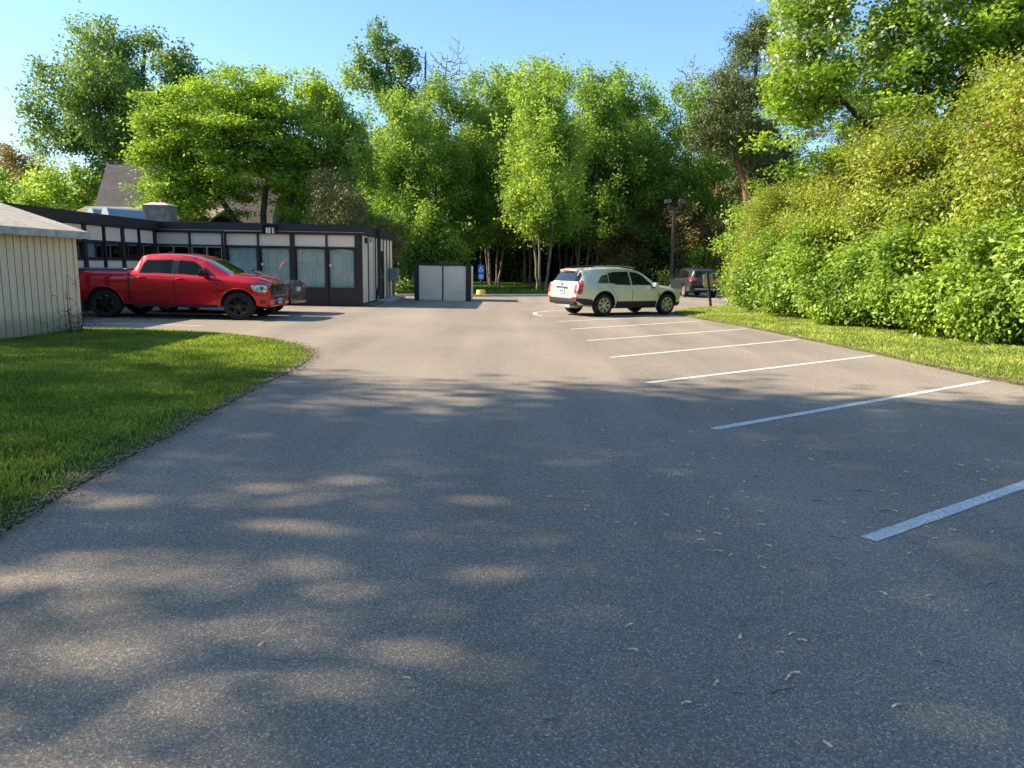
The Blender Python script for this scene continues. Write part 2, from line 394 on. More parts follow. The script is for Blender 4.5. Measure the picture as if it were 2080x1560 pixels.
# ------------------------------------------------------------------ plants
def quads(rng, P, L, wr, up_bias=.5, hang=0.0, outward=None):
    n = len(P); nr = rng.normal(size=(n, 3)); nr[:, 2] = np.abs(nr[:, 2])*.6 + up_bias
    if outward is not None: nr += outward
    nr /= np.linalg.norm(nr, axis=1)[:, None]
    t = rng.normal(size=(n, 3)); t[:, 2] -= hang
    t -= nr*np.sum(t*nr, axis=1)[:, None]; t /= np.linalg.norm(t, axis=1)[:, None]+1e-9
    b = np.cross(nr, t); Ls = (L*rng.uniform(.6, 1.3, n))[:, None]
    a0 = P - t*Ls*.5; a1 = P + b*Ls*wr*.5 - nr*Ls*.06; a2 = P + t*Ls*.5; a3 = P - b*Ls*wr*.5 - nr*Ls*.06
    V = np.stack([a0, a1, a2, a3], 1).reshape(-1, 3)
    return V, np.arange(4*n, dtype=np.int32).reshape(n, 4)
def skeleton(rng, trunks, targets, step=.7, jit=.10, tw=.012, pw=.46, upcost=.7):
    pos = []; par = []; fixed = []
    for pts, r0, r1 in trunks:
        base = len(pos); acc = [Vector(p) for p in pts]; k0 = None; prev = -1
        for i in range(len(acc)-1):
            n = max(1, int((acc[i+1]-acc[i]).length/.5))
            for k in range(n + (1 if i == len(acc)-2 else 0)):
                q = acc[i].lerp(acc[i+1], k/n) + Vector(rng.normal(size=3)*.03*(1 if (i or k) else 0))
                pos.append(np.array(q)); par.append(prev); prev = len(pos)-1; fixed.append((r0, r1, base))
        cnt = len(pos)-base
        for j in range(cnt):
            t = j/max(1, cnt-1); fixed[base+j] = r0*(1-t)**.9 + r1*t + (.35*r0*max(0, 1-j*.9))
    A = np.zeros((200000, 3)); A[:len(pos)] = np.array(pos); n = len(pos); par = list(par)
    minz = min(p[2] for p in targets)-1.0 if len(targets) else 0
    ok = np.ones(200000, bool); ok[:n] = A[:n, 2] > min(minz, A[:n, 2].max()*.8)
    axis = np.array(trunks[0][0][-1])
    d0 = [np.min(np.linalg.norm(A[:n]-t, axis=1)) for t in targets]
    for ti in np.argsort(d0):
        t = targets[ti]; d = t-A[:n]; dist = np.linalg.norm(d, axis=1); cost = dist + upcost*np.maximum(0, A[:n, 2]-t[2]+.2*dist); cost[~ok[:n]] += 50
        j = int(np.argmin(cost)); k = max(1, int(dist[j]/step)); a = A[j].copy(); prev = j
        bend = rng.normal(size=3)*dist[j]*.09
        for q in range(1, k+1):
            u = q/k; pnt = a+(t-a)*u + bend*math.sin(PI*u) + np.array([0, 0, .10*dist[j]*math.sin(PI*u)])
            if q < k: pnt = pnt + rng.normal(size=3)*jit
            A[n] = pnt; par.append(prev); prev = n; n += 1
    w = np.zeros(n); ch = np.zeros(n, int)
    for i in range(n):
        if par[i] >= 0: ch[par[i]] += 1
    w[ch == 0] = 1
    for i in range(n-1, -1, -1):
        if par[i] >= 0: w[par[i]] += w[i]
    rad = tw*np.power(np.maximum(w, 1), pw)
    for i, f in enumerate(fixed): rad[i] = f
    nf = len(fixed)
    for i in range(nf, n): rad[i] = min(rad[i], rad[par[i]]*.92)
    return A[:n], np.array(par), rad
def tube_mesh(A, par, rad, minr=0.0, sides=5):
    idx = np.where((par >= 0) & (rad >= minr))[0]; p0 = A[par[idx]]; p1 = A[idx]; r0 = np.minimum(rad[par[idx]], rad[idx]*1.6+.01); r1 = rad[idx]
    d = p1-p0; L = np.linalg.norm(d, axis=1); L[L < 1e-6] = 1e-6; d /= L[:, None]; p1 = p1 + d*(r1*.3)[:, None]
    ref = np.tile(np.array([[.0, 1., .13]]), (len(idx), 1)); ref[np.abs(d[:, 1]) > .9] = (1, 0, 0)
    u = np.cross(d, ref); u /= np.linalg.norm(u, axis=1)[:, None]; w = np.cross(d, u)
    Vs = []
    for pp, rr in ((p0, r0), (p1, r1)):
        for k in range(sides):
            a = 2*PI*k/sides; Vs.append(pp+(u*math.cos(a)+w*math.sin(a))*rr[:, None])
    V = np.stack(Vs, 1).reshape(-1, 3); base = np.arange(len(idx))[:, None]*2*sides
    F = np.concatenate([np.stack([base[:, 0]+k, base[:, 0]+(k+1) % sides, base[:, 0]+(k+1) % sides+sides, base[:, 0]+k+sides], 1) for k in range(sides)])
    return V, F
def env_points(rng, env, n, shell=.55, gap=.0, gscale=.35, seed=0):
    w = np.array([e[6] if len(e) > 6 else e[3]*e[4]*e[5] for e in env], float); w /= w.sum(); out = []; tries = 0
    while len(out) < n and tries < n*40:
        tries += 1; e = env[rng.choice(len(env), p=w)]; d = rng.normal(size=3); d /= np.linalg.norm(d)
        r = rng.uniform(0, 1)**shell
        k = noise.noise(Vector(d*2.1)+Vector((seed*3.1, 7, 2)))*.28+.95
        p = np.array(e[:3]) + d*r*k*np.array(e[3:6])
        if gap and noise.noise(Vector(p*gscale)+Vector((seed*5.3, 0, 1))) < gap-.25: continue
        if p[2] < .15: continue
        out.append(p)
    return np.array(out)
def make_plant(name, label, cat, loc, trunks, env, ncl, nleaf, L, rc, lm, bm_, seed, flat=.7, wr=.55, shell=.5, gap=0, gscale=.35, droop=0, up_bias=.5, minr=.0, tw=.012, group=None, extra=None, hang=0, upcost=.7, rz=0, spikes=False, bark_name='trunk', outw=0, pw=.46):
    rng = np.random.default_rng(seed)
    T = env_points(rng, env, ncl, shell, gap, gscale, seed)
    A, par, rad = skeleton(rng, trunks, T, upcost=upcost, tw=tw, pw=pw)
    root = empty(name, loc, rz); tag(root, label, cat, group)
    V, F = tube_mesh(A, par, rad, minr); mesh_np(bark_name, V, F, bm_, root)
    if nleaf:
        per = rng.multinomial(nleaf, rng.dirichlet(np.ones(len(T))*3)); ci = np.repeat(np.arange(len(T)), per)
        off = rng.normal(size=(len(ci), 3))*np.array([rc, rc, rc*flat]); off[:, 2] -= np.abs(rng.normal(size=len(ci)))*droop
        P = T[ci]+off; P[:, 2] = np.maximum(P[:, 2], .03)
        ctr = np.array(env[0][:3]); ow = None
        if spikes: ow = None
        elif outw: ow = P-ctr; ow /= np.linalg.norm(ow, axis=1)[:, None]+1e-9; ow = ow*outw
        V, F = quads(rng, P, L, wr, up_bias, hang, ow)
        ct = rng.uniform(0, 1, len(T)); tint = np.clip(.55*ct[ci]+.45*rng.uniform(0, 1, len(ci)), 0, 1)
        mesh_np('crown', V, F, lm, root, tint)
    if extra:
        en, em, cnt, eL, fn = extra
        Q = T[[i for i in range(len(T)) if fn(T[i])]]
        if len(Q):
            P = Q[rng.integers(0, len(Q), cnt)] + rng.normal(size=(cnt, 3))*rc*.9
            # each tuft: three small quads
            P = np.repeat(P, 4, 0)+rng.normal(size=(cnt*4, 3))*eL*.5
            V, F = quads(rng, P, eL, .7, .2, .5); mesh_np(en, V, F, em, root, rng.uniform(0, 1, len(F)))
    return root

K = dict(
 cotton=leaf_mat('cottonwood_leaf', (.045, .09, .025), (.10, .17, .05), (.18, .27, .10), .38),
 locust=leaf_mat('honeylocust_leaf', (.08, .14, .020), (.165, .26, .040), (.27, .36, .09), .45),
 birch=leaf_mat('birch_leaf', (.075, .135, .030), (.15, .245, .055), (.25, .35, .11), .50),
 birch2=leaf_mat('pale_birch_leaf', (.10, .16, .032), (.18, .275, .055), (.28, .37, .11), .50),
 darkl=leaf_mat('dark_leaf', (.02, .045, .012), (.045, .085, .02), (.09, .15, .04), .3),
 pine=leaf_mat('pine_needle', (.028, .044, .012), (.065, .092, .024), (.13, .165, .05), .1, (1, 1, .8)),
 spruce=leaf_mat('brown_green_needle', (.06, .06, .02), (.14, .135, .045), (.26, .24, .10), .15, (1, 1, .7)),
 lilac=leaf_mat('olive_shrub_leaf', (.09, .12, .016), (.175, .225, .032), (.28, .32, .07), .42),
 bush=leaf_mat('bright_shrub_leaf', (.07, .12, .014), (.15, .235, .028), (.26, .36, .06), .38),
 black=leaf_mat('black_locust_leaf', (.08, .14, .018), (.16, .25, .035), (.26, .36, .08), .42),
 olive=leaf_mat('dry_olive_leaf', (.07, .06, .02), (.15, .125, .045), (.26, .21, .09), .3),
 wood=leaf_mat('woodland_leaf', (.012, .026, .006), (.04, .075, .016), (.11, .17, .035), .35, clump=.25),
 flower=leaf_mat('pale_blossom', (.45, .48, .33), (.58, .60, .45), (.68, .70, .56), .3, (1, 1, .9)),
 seedh=leaf_mat('brown_seed_head', (.13, .075, .035), (.20, .12, .06), (.28, .18, .09), .2, (1, 1, .8)),
 grass=leaf_mat('grass_blade', (.07, .105, .018), (.15, .205, .035), (.28, .32, .10), .42, (1.3, 1.35, .5), clump=.9),
 grassy=leaf_mat('sunny_grass_blade', (.12, .17, .025), (.22, .28, .05), (.40, .40, .16), .4, (1.2, 1.2, .6), clump=.7),
 grassf=leaf_mat('far_grass_blade', (.04, .09, .01), (.08, .16, .02), (.15, .24, .04), .4, clump=.5),
)
B = dict(grey=bark_mat('grey_bark', (.07, .06, .05), (.19, .165, .14)), dark=bark_mat('dark_bark', (.022, .018, .015), (.07, .058, .048)),
 birch=bark_mat('birch_bark', (.08, .06, .045), (.23, .18, .14)), orange=bark_mat('pine_bark', (.12, .05, .025), (.34, .17, .09)),
 twig=bark_mat('pale_twig', (.12, .10, .09), (.28, .24, .21)))
GB = 'birch trees along the far lawn'
# big cottonwood, far left
make_plant('cottonwood_tree', 'tallest dark green spreading tree at the left, behind the grey house roof', 'tree', (-30.2, 62, 0),
  [([(0, 0, 0), (-.2, 0, 4), (.2, 0, 8), (-.2, 0, 13), (.6, 0, 18)], .55, .12), ([(-.1, 0, 5.5), (-2.5, 0, 9), (-5.5, .5, 13)], .3, .1), ([(.1, 0, 7), (2, 0, 11), (3.5, 0, 16)], .28, .1)],
  [(-1.8, 0, 13.8, 7.4, 6, 6.2), (-6.0, 0, 11.2, 3.2, 3.3, 3.2), (2.2, 0, 13.4, 4.4, 4, 5.2), (-.6, 0, 17.0, 4.4, 4, 3.0), (2.2, 0, 16.0, 3.2, 3, 3.0)], 520, 52000, .30, .46, K['cotton'], B['dark'], 1, flat=.85, gap=.10, gscale=.30, droop=.25, shell=.42, hang=.6)
make_plant('honeylocust_tree', 'bright yellow green round tree with dark forked limbs behind the flat roof', 'tree', (-15.8, 44, 0),
  [([(.2, 0, 0), (.2, 0, 2.6), (-1.2, 0, 5), (-2.6, 0, 8)], .26, .09), ([(.6, .3, 0), (.9, .3, 2.8), (1.3, 0, 5.5), (2.0, 0, 9.5)], .24, .09), ([(1.0, .3, 2.6), (2.6, .1, 4.6), (3.4, 0, 7)], .16, .07), ([(.1, 0, 2.4), (-2.4, 0, 4.2), (-4.2, 0, 6)], .15, .06)],
  [(-.6, 0, 8.3, 5.0, 4, 4.2), (-3.3, -.5, 7.0, 2.8, 2.5, 3.2), (1.6, 0, 9.6, 3.2, 3, 3.2), (-4.2, -.5, 5.2, 2.3, 2.2, 1.6), (3.0, 0, 5.6, 1.9, 1.8, 1.7)], 620, 90000, .21, .44, K['locust'], B['dark'], 2, flat=.35, gap=.10, gscale=.5, shell=.45, up_bias=1.1)
def birch(seed, h=16, w=2.6, n=30000, nt=3, lm='birch', low=.30, rc=.29):
    rng = random.Random(seed); tr = []
    for k in range(nt):
        a = 2*PI*k/nt+rng.random(); s = .35*(nt > 1); l = rng.uniform(.5, 1.5)
        tr.append(([(math.cos(a)*s, math.sin(a)*s, 0), (math.cos(a)*(s+l*.4), math.sin(a)*(s+l*.4), h*.28), (math.cos(a)*(s+l*.8), math.sin(a)*(s+l*.8), h*.6), (math.cos(a)*(s+l*.45), math.sin(a)*(s+l*.45), h*.80)], .105, .03))
    env = [(0, 0, h*.55, w, w, h*.30), (0, 0, h*.76, w*.72, w*.72, h*.22), (.7, .5, h*.90, w*.35, w*.35, h*.10, 2.5), (-1.0, -.4, h*.84, w*.35, w*.35, h*.09, 2.5), (rng.uniform(-1, 1), 0, h*low*1.1, w*.95, w*.9, h*.13, w*w*h*.09)]
    return tr, env, dict(ncl=560, nleaf=n, L=.22, rc=rc, lm=K[lm], bm_=B['birch'], seed=seed, flat=1.1, droop=.32, gap=.12, gscale=.45, shell=.5, hang=.6, tw=.010)
def px(X, Y): return (X, Y, 0)
protos = []
blist = [  # x, y, scale, proto, label
 (-11.3, 47, .93, 0, 'pale yellow green narrow tree just right of the round bright tree'),
 (-8.3, 54, .88, 1, 'leafy birch behind the right end of the flat roofed office'),
 (-5.0, 57, .98, 2, 'birch rising straight behind the beige bin enclosure'),
 (-1.6, 60, 1.07, 3, 'multi stemmed birch clump just behind the blue disabled parking sign'),
 (1.9, 50, .98, 0, 'twin trunked birch left of the pale gold car, one stem leaning'),
 (1.2, 64, 1.20, 4, 'tallest birch of the row, its top in the middle of the photo'),
 (5.0, 56, 1.02, 1, 'birch clump with three slim stems above the pale gold car'),
 (8.2, 58, 1.03, 2, 'birch just left of the lamp post'),
 (13.2, 58, 1.0, 3, 'rightmost birch of the row, beside the pines'),
 (10.6, 64, 1.06, 0, 'birch rising directly behind the lamp post'),
 (-9.6, 65, .98, 0, 'birch in the back row behind the thick dark trunk'), (-2.6, 67, 1.0, 4, 'birch in the back row between the bin enclosure and the blue sign'),
 (4.6, 67, 1.04, 0, 'pale birch in the back row left above the gold car'), (7.6, 68, 1.06, 3, 'birch in the back row above the bonnet of the gold car'),
]
specs = [(11, 15.5, 3.3, 3, 'birch2'), (12, 16, 3.9, 3, 'birch'), (13, 16, 4.1, 2, 'birch'), (14, 16, 4.1, 4, 'birch'), (15, 16, 3.8, 2, 'birch2')]
pr = {}
for i, (x, y, s, k, lab) in enumerate(blist):
    if k not in pr:
        sd, h, w, nt, lm = specs[k]; tr, env, kw = birch(sd, h, w, 38000, nt, lm)
        o = make_plant('birch_tree', lab, 'tree', px(x, y), tr, env, group=GB, **kw); pr[k] = o
    else:
        o = copy_tree(pr[k]); o.location = px(x, y); o['label'] = lab
    o.scale = (s, s, s); o.rotation_euler.z = i*1.3
make_plant('dark_leafed_tree', 'tall sparse dark tree with thick trunk, its top above the birches left of centre', 'tree', (-7.8, 61, 0),
  [([(0, 0, 0), (-.1, 0, 5), (-.6, 0, 10), (-1.8, 0, 15), (-2.8, 0, 18)], .50, .06), ([(-.5, 0, 9), (.6, 0, 14), (.6, 0, 18)], .2, .05)],
  [(-3.4, 0, 17.6, 1.5, 1.6, 2.8), (-.9, 0, 17.2, 1.6, 1.6, 1.9), (-2.2, 0, 15, 2.6, 2, 2.4), (-1, 0, 11, 3, 3, 4)], 190, 15000, .30, .36, K['cotton'], B['grey'], 21, gap=.16, gscale=.6, flat=.8)
make_plant('bare_tree', 'leafless pale twiggy tree top showing between the dark tree and the birches', 'tree', (-6.0, 64, 0),
  [([(0, 0, 0), (0, 0, 8), (-.4, 0, 13), (.2, 0, 18)], .3, .04), ([(-.2, 0, 12), (-1.8, 0, 16)], .1, .03)],
  [(-1.2, 0, 16.2, 2.2, 1.6, 2.8), (.9, 0, 17.4, 1.5, 1.3, 2.8)], 420, 0, .2, .3, None, B['twig'], 22, tw=.022, pw=.34)
make_plant('bare_tree', 'small leafless treetop against the sky beside the pines', 'tree', (13.5, 60, 0),
  [([(0, 0, 0), (0, 0, 10), (0, 0, 17)], .2, .03)], [(0, 0, 15.5, 1.8, 1.5, 2.8)], 260, 0, .2, .3, None, B['twig'], 23, tw=.018, pw=.34)
make_plant('spruce_shrub', 'rounded brown green conifer just above the office roof edge', 'shrub', (-9.9, 41.5, 0),
  [([(0, 0, 0), (0, 0, 6)], .12, .03)], [(0, 0, 3.8, 1.75, 1.6, 2.5), (-.1, 0, 5.3, 1.0, 1.0, 1.3)], 200, 30000, .17, .22, K['spruce'], B['dark'], 24, wr=.28, shell=.35, up_bias=0, flat=1.3)
def pine(name, label, loc, tr, env, seed, n=42000, ncl=150, bark='orange'):
    return make_plant(name, label, 'tree', loc, tr, env, ncl, n, .26, .42, K['pine'], B[bark], seed, flat=.55, wr=.20, gap=.17, gscale=.5, shell=.55, up_bias=.1, tw=.016)
pine('pine_tree', 'tall dark pine reaching highest of the conifers right of the lamp post', (16.2, 53, 0),
  [([(0, 0, 0), (.1, 0, 6), (-.2, 0, 12), (.1, 0, 18)], .32, .05)],
  [(0, 0, 14.0, 2.4, 2.2, 4.6), (.1, 0, 16.6, 1.3, 1.2, 2.0, 12), (-1.6, 0, 12.2, 2.4, 2, 2.0), (.8, 0, 9.5, 2.8, 2.4, 3.2), (.6, 0, 5.5, 2.2, 2, 2.0)], 31, 66000, 300)
pine('pine_tree', 'shorter dark pine with leaning orange trunk left of the tall pine', (15.0, 48.5, 0),
  [([(.6, 0, 0), (.2, 0, 3.5), (-.4, 0, 7), (-1.6, 0, 10), (-2.0, 0, 13.2)], .30, .07)],
  [(-1.9, 0, 12.5, 2.2, 2, 1.8), (-1.8, 0, 10.3, 2.6, 2.2, 1.5), (.2, 0, 8.4, 1.2, 1.2, .7)], 32, 24000, 90)
pine('pine_tree', 'dark pine branches at the upper right edge of the photo', (25.5, 36, 0),
  [([(0, 0, 0), (0, 0, 9), (0, 0, 18)], .3, .05)], [(0, 0, 13, 3.0, 3, 5.5)], 33, 26000, 120)
pine('pine_tree', 'dark pine glimpsed behind the flowering locust crown', (20.5, 46, 0),
  [([(0, 0, 0), (0, 0, 9), (0, 0, 16)], .3, .05)], [(0, 0, 9.5, 3.4, 3, 6.5)], 34, 36000, 150)
# flowering black locust
make_plant('black_locust_tree', 'big bright green locust with pale blossom and dark limbs above the right hand shrubs', 'tree', (15.2, 27.5, 0),
  [([(0, 0, 0), (-.1, 0, 4), (.2, 0, 7), (1.1, 0, 10.5), (1.5, 0, 15)], .34, .10), ([(.1, 0, 6), (-1.6, -.6, 9), (-2.8, -.8, 13.5)], .20, .07), ([(-.1, 0, 4.5), (-2.2, 0, 6.4), (-4.5, 0, 8.3)], .15, .05), ([(.1, 0, 5), (2.0, 0, 7.2), (3.2, 0, 9)], .15, .05)],
  [(-2.6, 0, 9.2, 3.9, 3.6, 3.2), (.2, 0, 12.2, 6.0, 4.2, 4.3), (2.2, 0, 8.8, 3.0, 2.8, 2.2), (-3.6, -.5, 6.6, 2.2, 2.0, 2.2), (4.6, 0, 10.6, 3.0, 3, 3.2), (-4.5, .4, 7.6, 2.2, 2.2, 3.0), (-4.4, .4, 11.4, 2.2, 2.2, 2.4)], 620, 96000, .19, .34, K['black'], B['dark'], 41, flat=.5, gap=.22, gscale=.55, shell=.45, up_bias=.8, tw=.013,
  extra=('blossom', K['flower'], 900, .15, lambda t: t[0] < -1.5 and t[2] > 8.5))
# right hand shrubs: tall olive lilacs behind, bright low growth in front
GU, GL = 'tall olive shrubs behind the right hand verge', 'bright low shrubs along the right hand verge'
ups = []
def upper(seed):
    return make_plant('tall_shrub', 'tall olive shrub', 'shrub', (0, 0, 0),
      [([(0, 0, 0), (-.5, -.3, 1.5), (-.9, -.4, 3.6)], .07, .02), ([(.2, .1, 0), (.4, .3, 2), (.6, .4, 4)], .07, .02), ([(.1, -.2, 0), (.2, -.7, 1.6), (.3, -1.0, 3.4)], .06, .02)],
      [(0, 0, 3.1, 2.35, 2.5, 2.75), (-.4, 0, 2.0, 2.3, 2.5, 2.0), (.7, .6, 5.1, 1.0, 1.0, 1.1, 3.5), (-.9, -.9, 4.7, .9, .9, 1.1, 3.0), (.2, -1.5, 4.3, .8, .8, 1.0, 2.5)], 330, 42000, .105, .24, K['lilac'], B['grey'], seed, flat=.85, shell=.30, gap=.20, gscale=.85, tw=.007, upcost=.5, up_bias=.5, group=GU, outw=.5,
      extra=('seed_head', K['seedh'], 230, .09, lambda t: t[2] > 3.2))
upos = [(10.9, 30.8, .86, 'tall olive shrub at the left end of the right hand thicket, nearest the leaning sign'), (11.9, 27.6, .98, 'tall olive shrub second from the leaning sign, under the pines'),
        (12.2, 24.2, 1.08, 'tall olive shrub in the middle of the thicket, under the left of the locust'), (13.2, 20.9, 1.12, 'tall olive shrub with brown seed heads under the right of the locust'),
        (13.6, 17.9, 1.16, 'tallest olive shrub at the right edge of the photo'), (15.8, 15.6, 1.1, 'olive shrub cut by the right edge of the photo'), (15.8, 24.0, 1.2, 'olive shrub in the second row behind the middle of the thicket'), (16.8, 19.6, 1.25, 'olive shrub in the second row at the right edge')]
for i, (x, y, s, lab) in enumerate(upos):
    if i < 3: o = upper(51+i); ups.append(o)
    else: o = copy_tree(ups[i % 3])
    o.location = (x, y, 0); o.scale = (s, s, s*[1.0, 1.0, 1.02, 1.05, 1.08, 1.05, 1.1, 1.08][i]); o.rotation_euler.z = [0, .2, -.2, .6, -.5, 1.9, 2.6, .9][i]; o['label'] = lab
los = []
def lower(seed):
    return make_plant('low_shrub', 'bright low shrub', 'shrub', (0, 0, 0),
      [([(0, 0, 0), (-.3, 0, .9), (-.5, 0, 1.8)], .04, .012), ([(.1, .1, 0), (.3, .3, 1), (.3, .4, 1.9)], .04, .012)],
      [(0, 0, 1.35, 1.45, 1.7, 1.45), (-.1, 0, .7, 1.5, 1.75, .75)], 240, 29000, .118, .19, K['bush'], B['grey'], seed, flat=.8, shell=.26, gap=.20, gscale=1.1, tw=.006, upcost=.4, up_bias=.55, group=GL, outw=.6)
lpos = [(10.9, 30.9, 1.0, 'bright green low shrub nearest the leaning sign post'), (10.4, 28.4, 1.15, 'bright green low shrub second from the leaning sign post'), (10.5, 25.6, 1.15, 'bright green low shrub third from the leaning sign post'),
        (10.75, 22.9, 1.2, 'bright green low shrub in the middle of the verge, fourth from the leaning sign'), (11.3, 20.4, 1.15, 'bright green low shrub fifth from the leaning sign, by a bare strip of verge'),
        (11.5, 18.2, 1.15, 'bright green low shrub second from the right edge of the photo'), (12.4, 16.4, 1.2, 'bright green low shrub at the right edge of the photo'), (13.6, 14.6, 1.2, 'bright green low shrub just beyond the right edge')]
for i, (x, y, s, lab) in enumerate(lpos):
    if i < 3: o = lower(61+i); los.append(o)
    else: o = copy_tree(los[i % 3])
    o.location = (x, y, 0); o.scale = (s, s, s); o.rotation_euler.z = [0, .3, -.3, .8, -.7, 2.2, 2.9, 1.2][i]; o['label'] = lab
# understory
def shrub(name, lab, loc, r, h, lm, seed, n=16000, L=.2, bark='dark', shell=.35, rc=.32, gap=.12, tw=.012, group=None):
    return make_plant(name, lab, 'shrub', loc, [([(0, 0, 0), (-.2, 0, h*.4), (-.3, 0, h*.75)], .08, .02), ([(.2, 0, 0), (.5, 0, h*.4), (.7, 0, h*.7)], .07, .02)],
      [(0, 0, h*.55, r, r*.9, h*.45), (0, 0, h*.35, r, r*.9, h*.35)], 120, n, L, rc, K[lm], B[bark], seed, flat=.8, shell=shell, gap=gap, tw=tw, up_bias=.5, outw=.4, group=group)
shrub('maple_sapling', 'sunlit bright green sapling directly behind the beige bin enclosure', (-5.3, 51, 0), 2.1, 6.0, 'birch2', 71, 17000, .24)
shrub('maple_sapling', 'green sapling beyond the right end of the office', (-9.0, 50, 0), 1.8, 6.5, 'birch', 72, 14000, .22)
shrub('olive_shrub', 'dry olive brown shrub left of the lamp post', (7.6, 57, 0), 2.6, 6.4, 'olive', 73, 17000, .2, 'twig')
shrub('olive_shrub', 'dry olive brown shrub right of the lamp post, under the leaning pine', (13.0, 55, 0), 2.8, 8.0, 'olive', 74, 20000, .2, 'twig')
shrub('olive_shrub', 'olive shrub between the pines and the thicket', (17.5, 50, 0), 2.4, 6.5, 'lilac', 75, 16000, .2)
shrub('green_shrub', 'green shrub behind the dark car, above its roof', (12.2, 53.5, 0), 2.0, 3.0, 'birch', 76, 12000, .18)
shrub('green_shrub', 'low dark shrub between the dark car and the thicket', (16.6, 54, 0), 2.5, 2.3, 'birch', 77, 12000, .18)
shrub('hedge_sapling', 'light green sapling against the left end of the thicket', (11.2, 35.5, 0), 1.7, 5.4, 'bush', 78, 15000, .15, rc=.25)
shrub('flower_clump', 'small bright clump of leaves beside the right end of the office', (-6.35, 39.2, 0), .7, .9, 'birch2', 79, 1500, .16, rc=.15)
make_plant('young_tree', 'small thin dark stemmed tree between the office and the bin enclosure', 'tree', (-7.0, 41.5, 0), [([(0, 0, 0), (.1, 0, 1.4), (-.1, 0, 3.0)], .05, .02)], [(-.1, 0, 2.9, 1.0, .9, 1.3)], 70, 5000, .13, .2, K['olive'], B['dark'], 80, tw=.009)
for i, (x, y, h, r, lm, lab) in enumerate([(-41, 58, 8.5, 4.2, 'birch2', 'pale green feathery tree at the left edge above the office roof'), (-33.5, 56, 8.3, 3.6, 'birch2', 'bright green low tree left of the steep grey roof'), (-48, 74, 13, 5, 'olive', 'pale hazy tree far off at the left edge')]):
    make_plant('roadside_tree', lab, 'tree', (x, y, 0), [([(0, 0, 0), (0, 0, h*.5), (.3, 0, h*.85)], .2, .05)], [(0, 0, h*.58, r, r*.9, h*.42)], 170, 20000, .25, .42, K[lm], B['grey'], 85+i, gap=.18, gscale=.45)
def woods():
    rng = np.random.default_rng(5); ps = []
    n = 230000
    X = rng.uniform(-42, 44, n); Y = 70+np.abs(rng.normal(size=n))*3.5
    top = 7.5+2.5*np.sin(X*.31)+1.8*np.sin(X*.83+1)+1.0*np.sin(X*2.1)
    Z = top*rng.uniform(0.0, 1, n)**.8
    X = np.concatenate([X, rng.uniform(-42, 44, 70000)]); Y = np.concatenate([Y, 69.6+np.abs(rng.normal(size=70000))*1.2]); Z = np.concatenate([Z, rng.uniform(0, 3.2, 70000)]); Z[:n] = np.where(Z[:n] < 0, 0, Z[:n])
    P = np.stack([X, Y, Z+.1], 1)
    keep = np.array([noise.noise(Vector((a*.35, b*.3, c*.45))) > -.22 for a, b, c in P[::1]]) if False else (np.sin(X*1.9+np.sin(Z*1.7)*1.3)*np.sin(Z*1.5+X*.6) > -.75) | (Z < 3.6)
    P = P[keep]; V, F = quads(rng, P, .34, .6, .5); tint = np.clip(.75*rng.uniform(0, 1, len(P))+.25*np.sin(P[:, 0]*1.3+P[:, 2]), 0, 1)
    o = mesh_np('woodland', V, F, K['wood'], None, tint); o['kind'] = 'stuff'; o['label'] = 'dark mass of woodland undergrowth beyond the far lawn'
woods()
def added_tree_belt():  # invented unseen leaf belt, added to darken reflections and block low sky light
    rng = np.random.default_rng(8); n = 60000
    X = rng.uniform(-60, 70, n); Y = -34+np.abs(rng.normal(size=n))*3; Z = (8+3*np.sin(X*.3)+2*np.sin(X*.9))*rng.uniform(0, 1, n)
    V, F = quads(rng, np.stack([X, Y, Z], 1), .9, .6, .4)
    o = mesh_np('woodland', V, F, K['darkl'], None, rng.uniform(0, 1, n)); o['kind'] = 'stuff'; o['label'] = 'added unseen belt of trees behind the camera, there to darken the glass reflections'
added_tree_belt()
for i, x in enumerate([-36, -24, -17, -3.5, 4, 10.5, 19, 27, 35]):
    y = 72+(i*37 % 5); h = [13, 12, 13, 12.5, 13, 12, 14, 15, 14][i]
    if i in (0, 3, 6):
        o = make_plant('woodland_tree', 'x', 'tree', (x, y, 0), [([(0, 0, 0), (.2, 0, 6), (0, 0, h*.9)], .28, .05)], [(0, 0, h*.58, 4.0, 3, h*.40)], 190, 26000, .32, .5, K['darkl'], B['dark'], 91+i, gap=.1, gscale=.4, group='woodland trees behind the birches')
        wt = o
    else:
        o = copy_tree(wt); o.location = (x, y, 0); o.rotation_euler.z = i*2.1
    o['label'] = 'dark green tree in the woodland row behind the birches'
# trees left of and above the camera whose shade falls across the lot
def shade_tree(lab, loc, env, trunk, seed, n=21000, ncl=170):
    n = n
    return make_plant('maple_tree', lab, 'tree', loc, trunk, env, ncl, n, .30, .58, K['darkl'], B['grey'], seed, flat=.6, shell=.42, gap=.17, gscale=.55, up_bias=1.0, group='maples shading the near lot')
shade_tree('large maple standing on the lawn left of the camera', (-15.5, 4.5, 0), [(-3.5, 3.2, 10.4, 4.2, 3.1, 2.0), (1.5, 3.6, 10.8, 4.4, 2.9, 2.2, 50), (6.0, 3.4, 10.0, 4.2, 2.9, 2.0), (0.5, -.6, 10.6, 6.2, 4.0, 2.2), (6.0, -.5, 9.6, 4.6, 4.0, 1.8), (10.0, 3.0, 9.2, 3.0, 2.9, 1.5)], [([(0, 0, 0), (.3, 0, 4), (1.2, 0, 7), (2.5, 0, 11)], .42, .1), ([(.2, 0, 3.6), (3, .3, 6.5), (6.5, .8, 8.6)], .2, .07)], 101, 19500, 350)
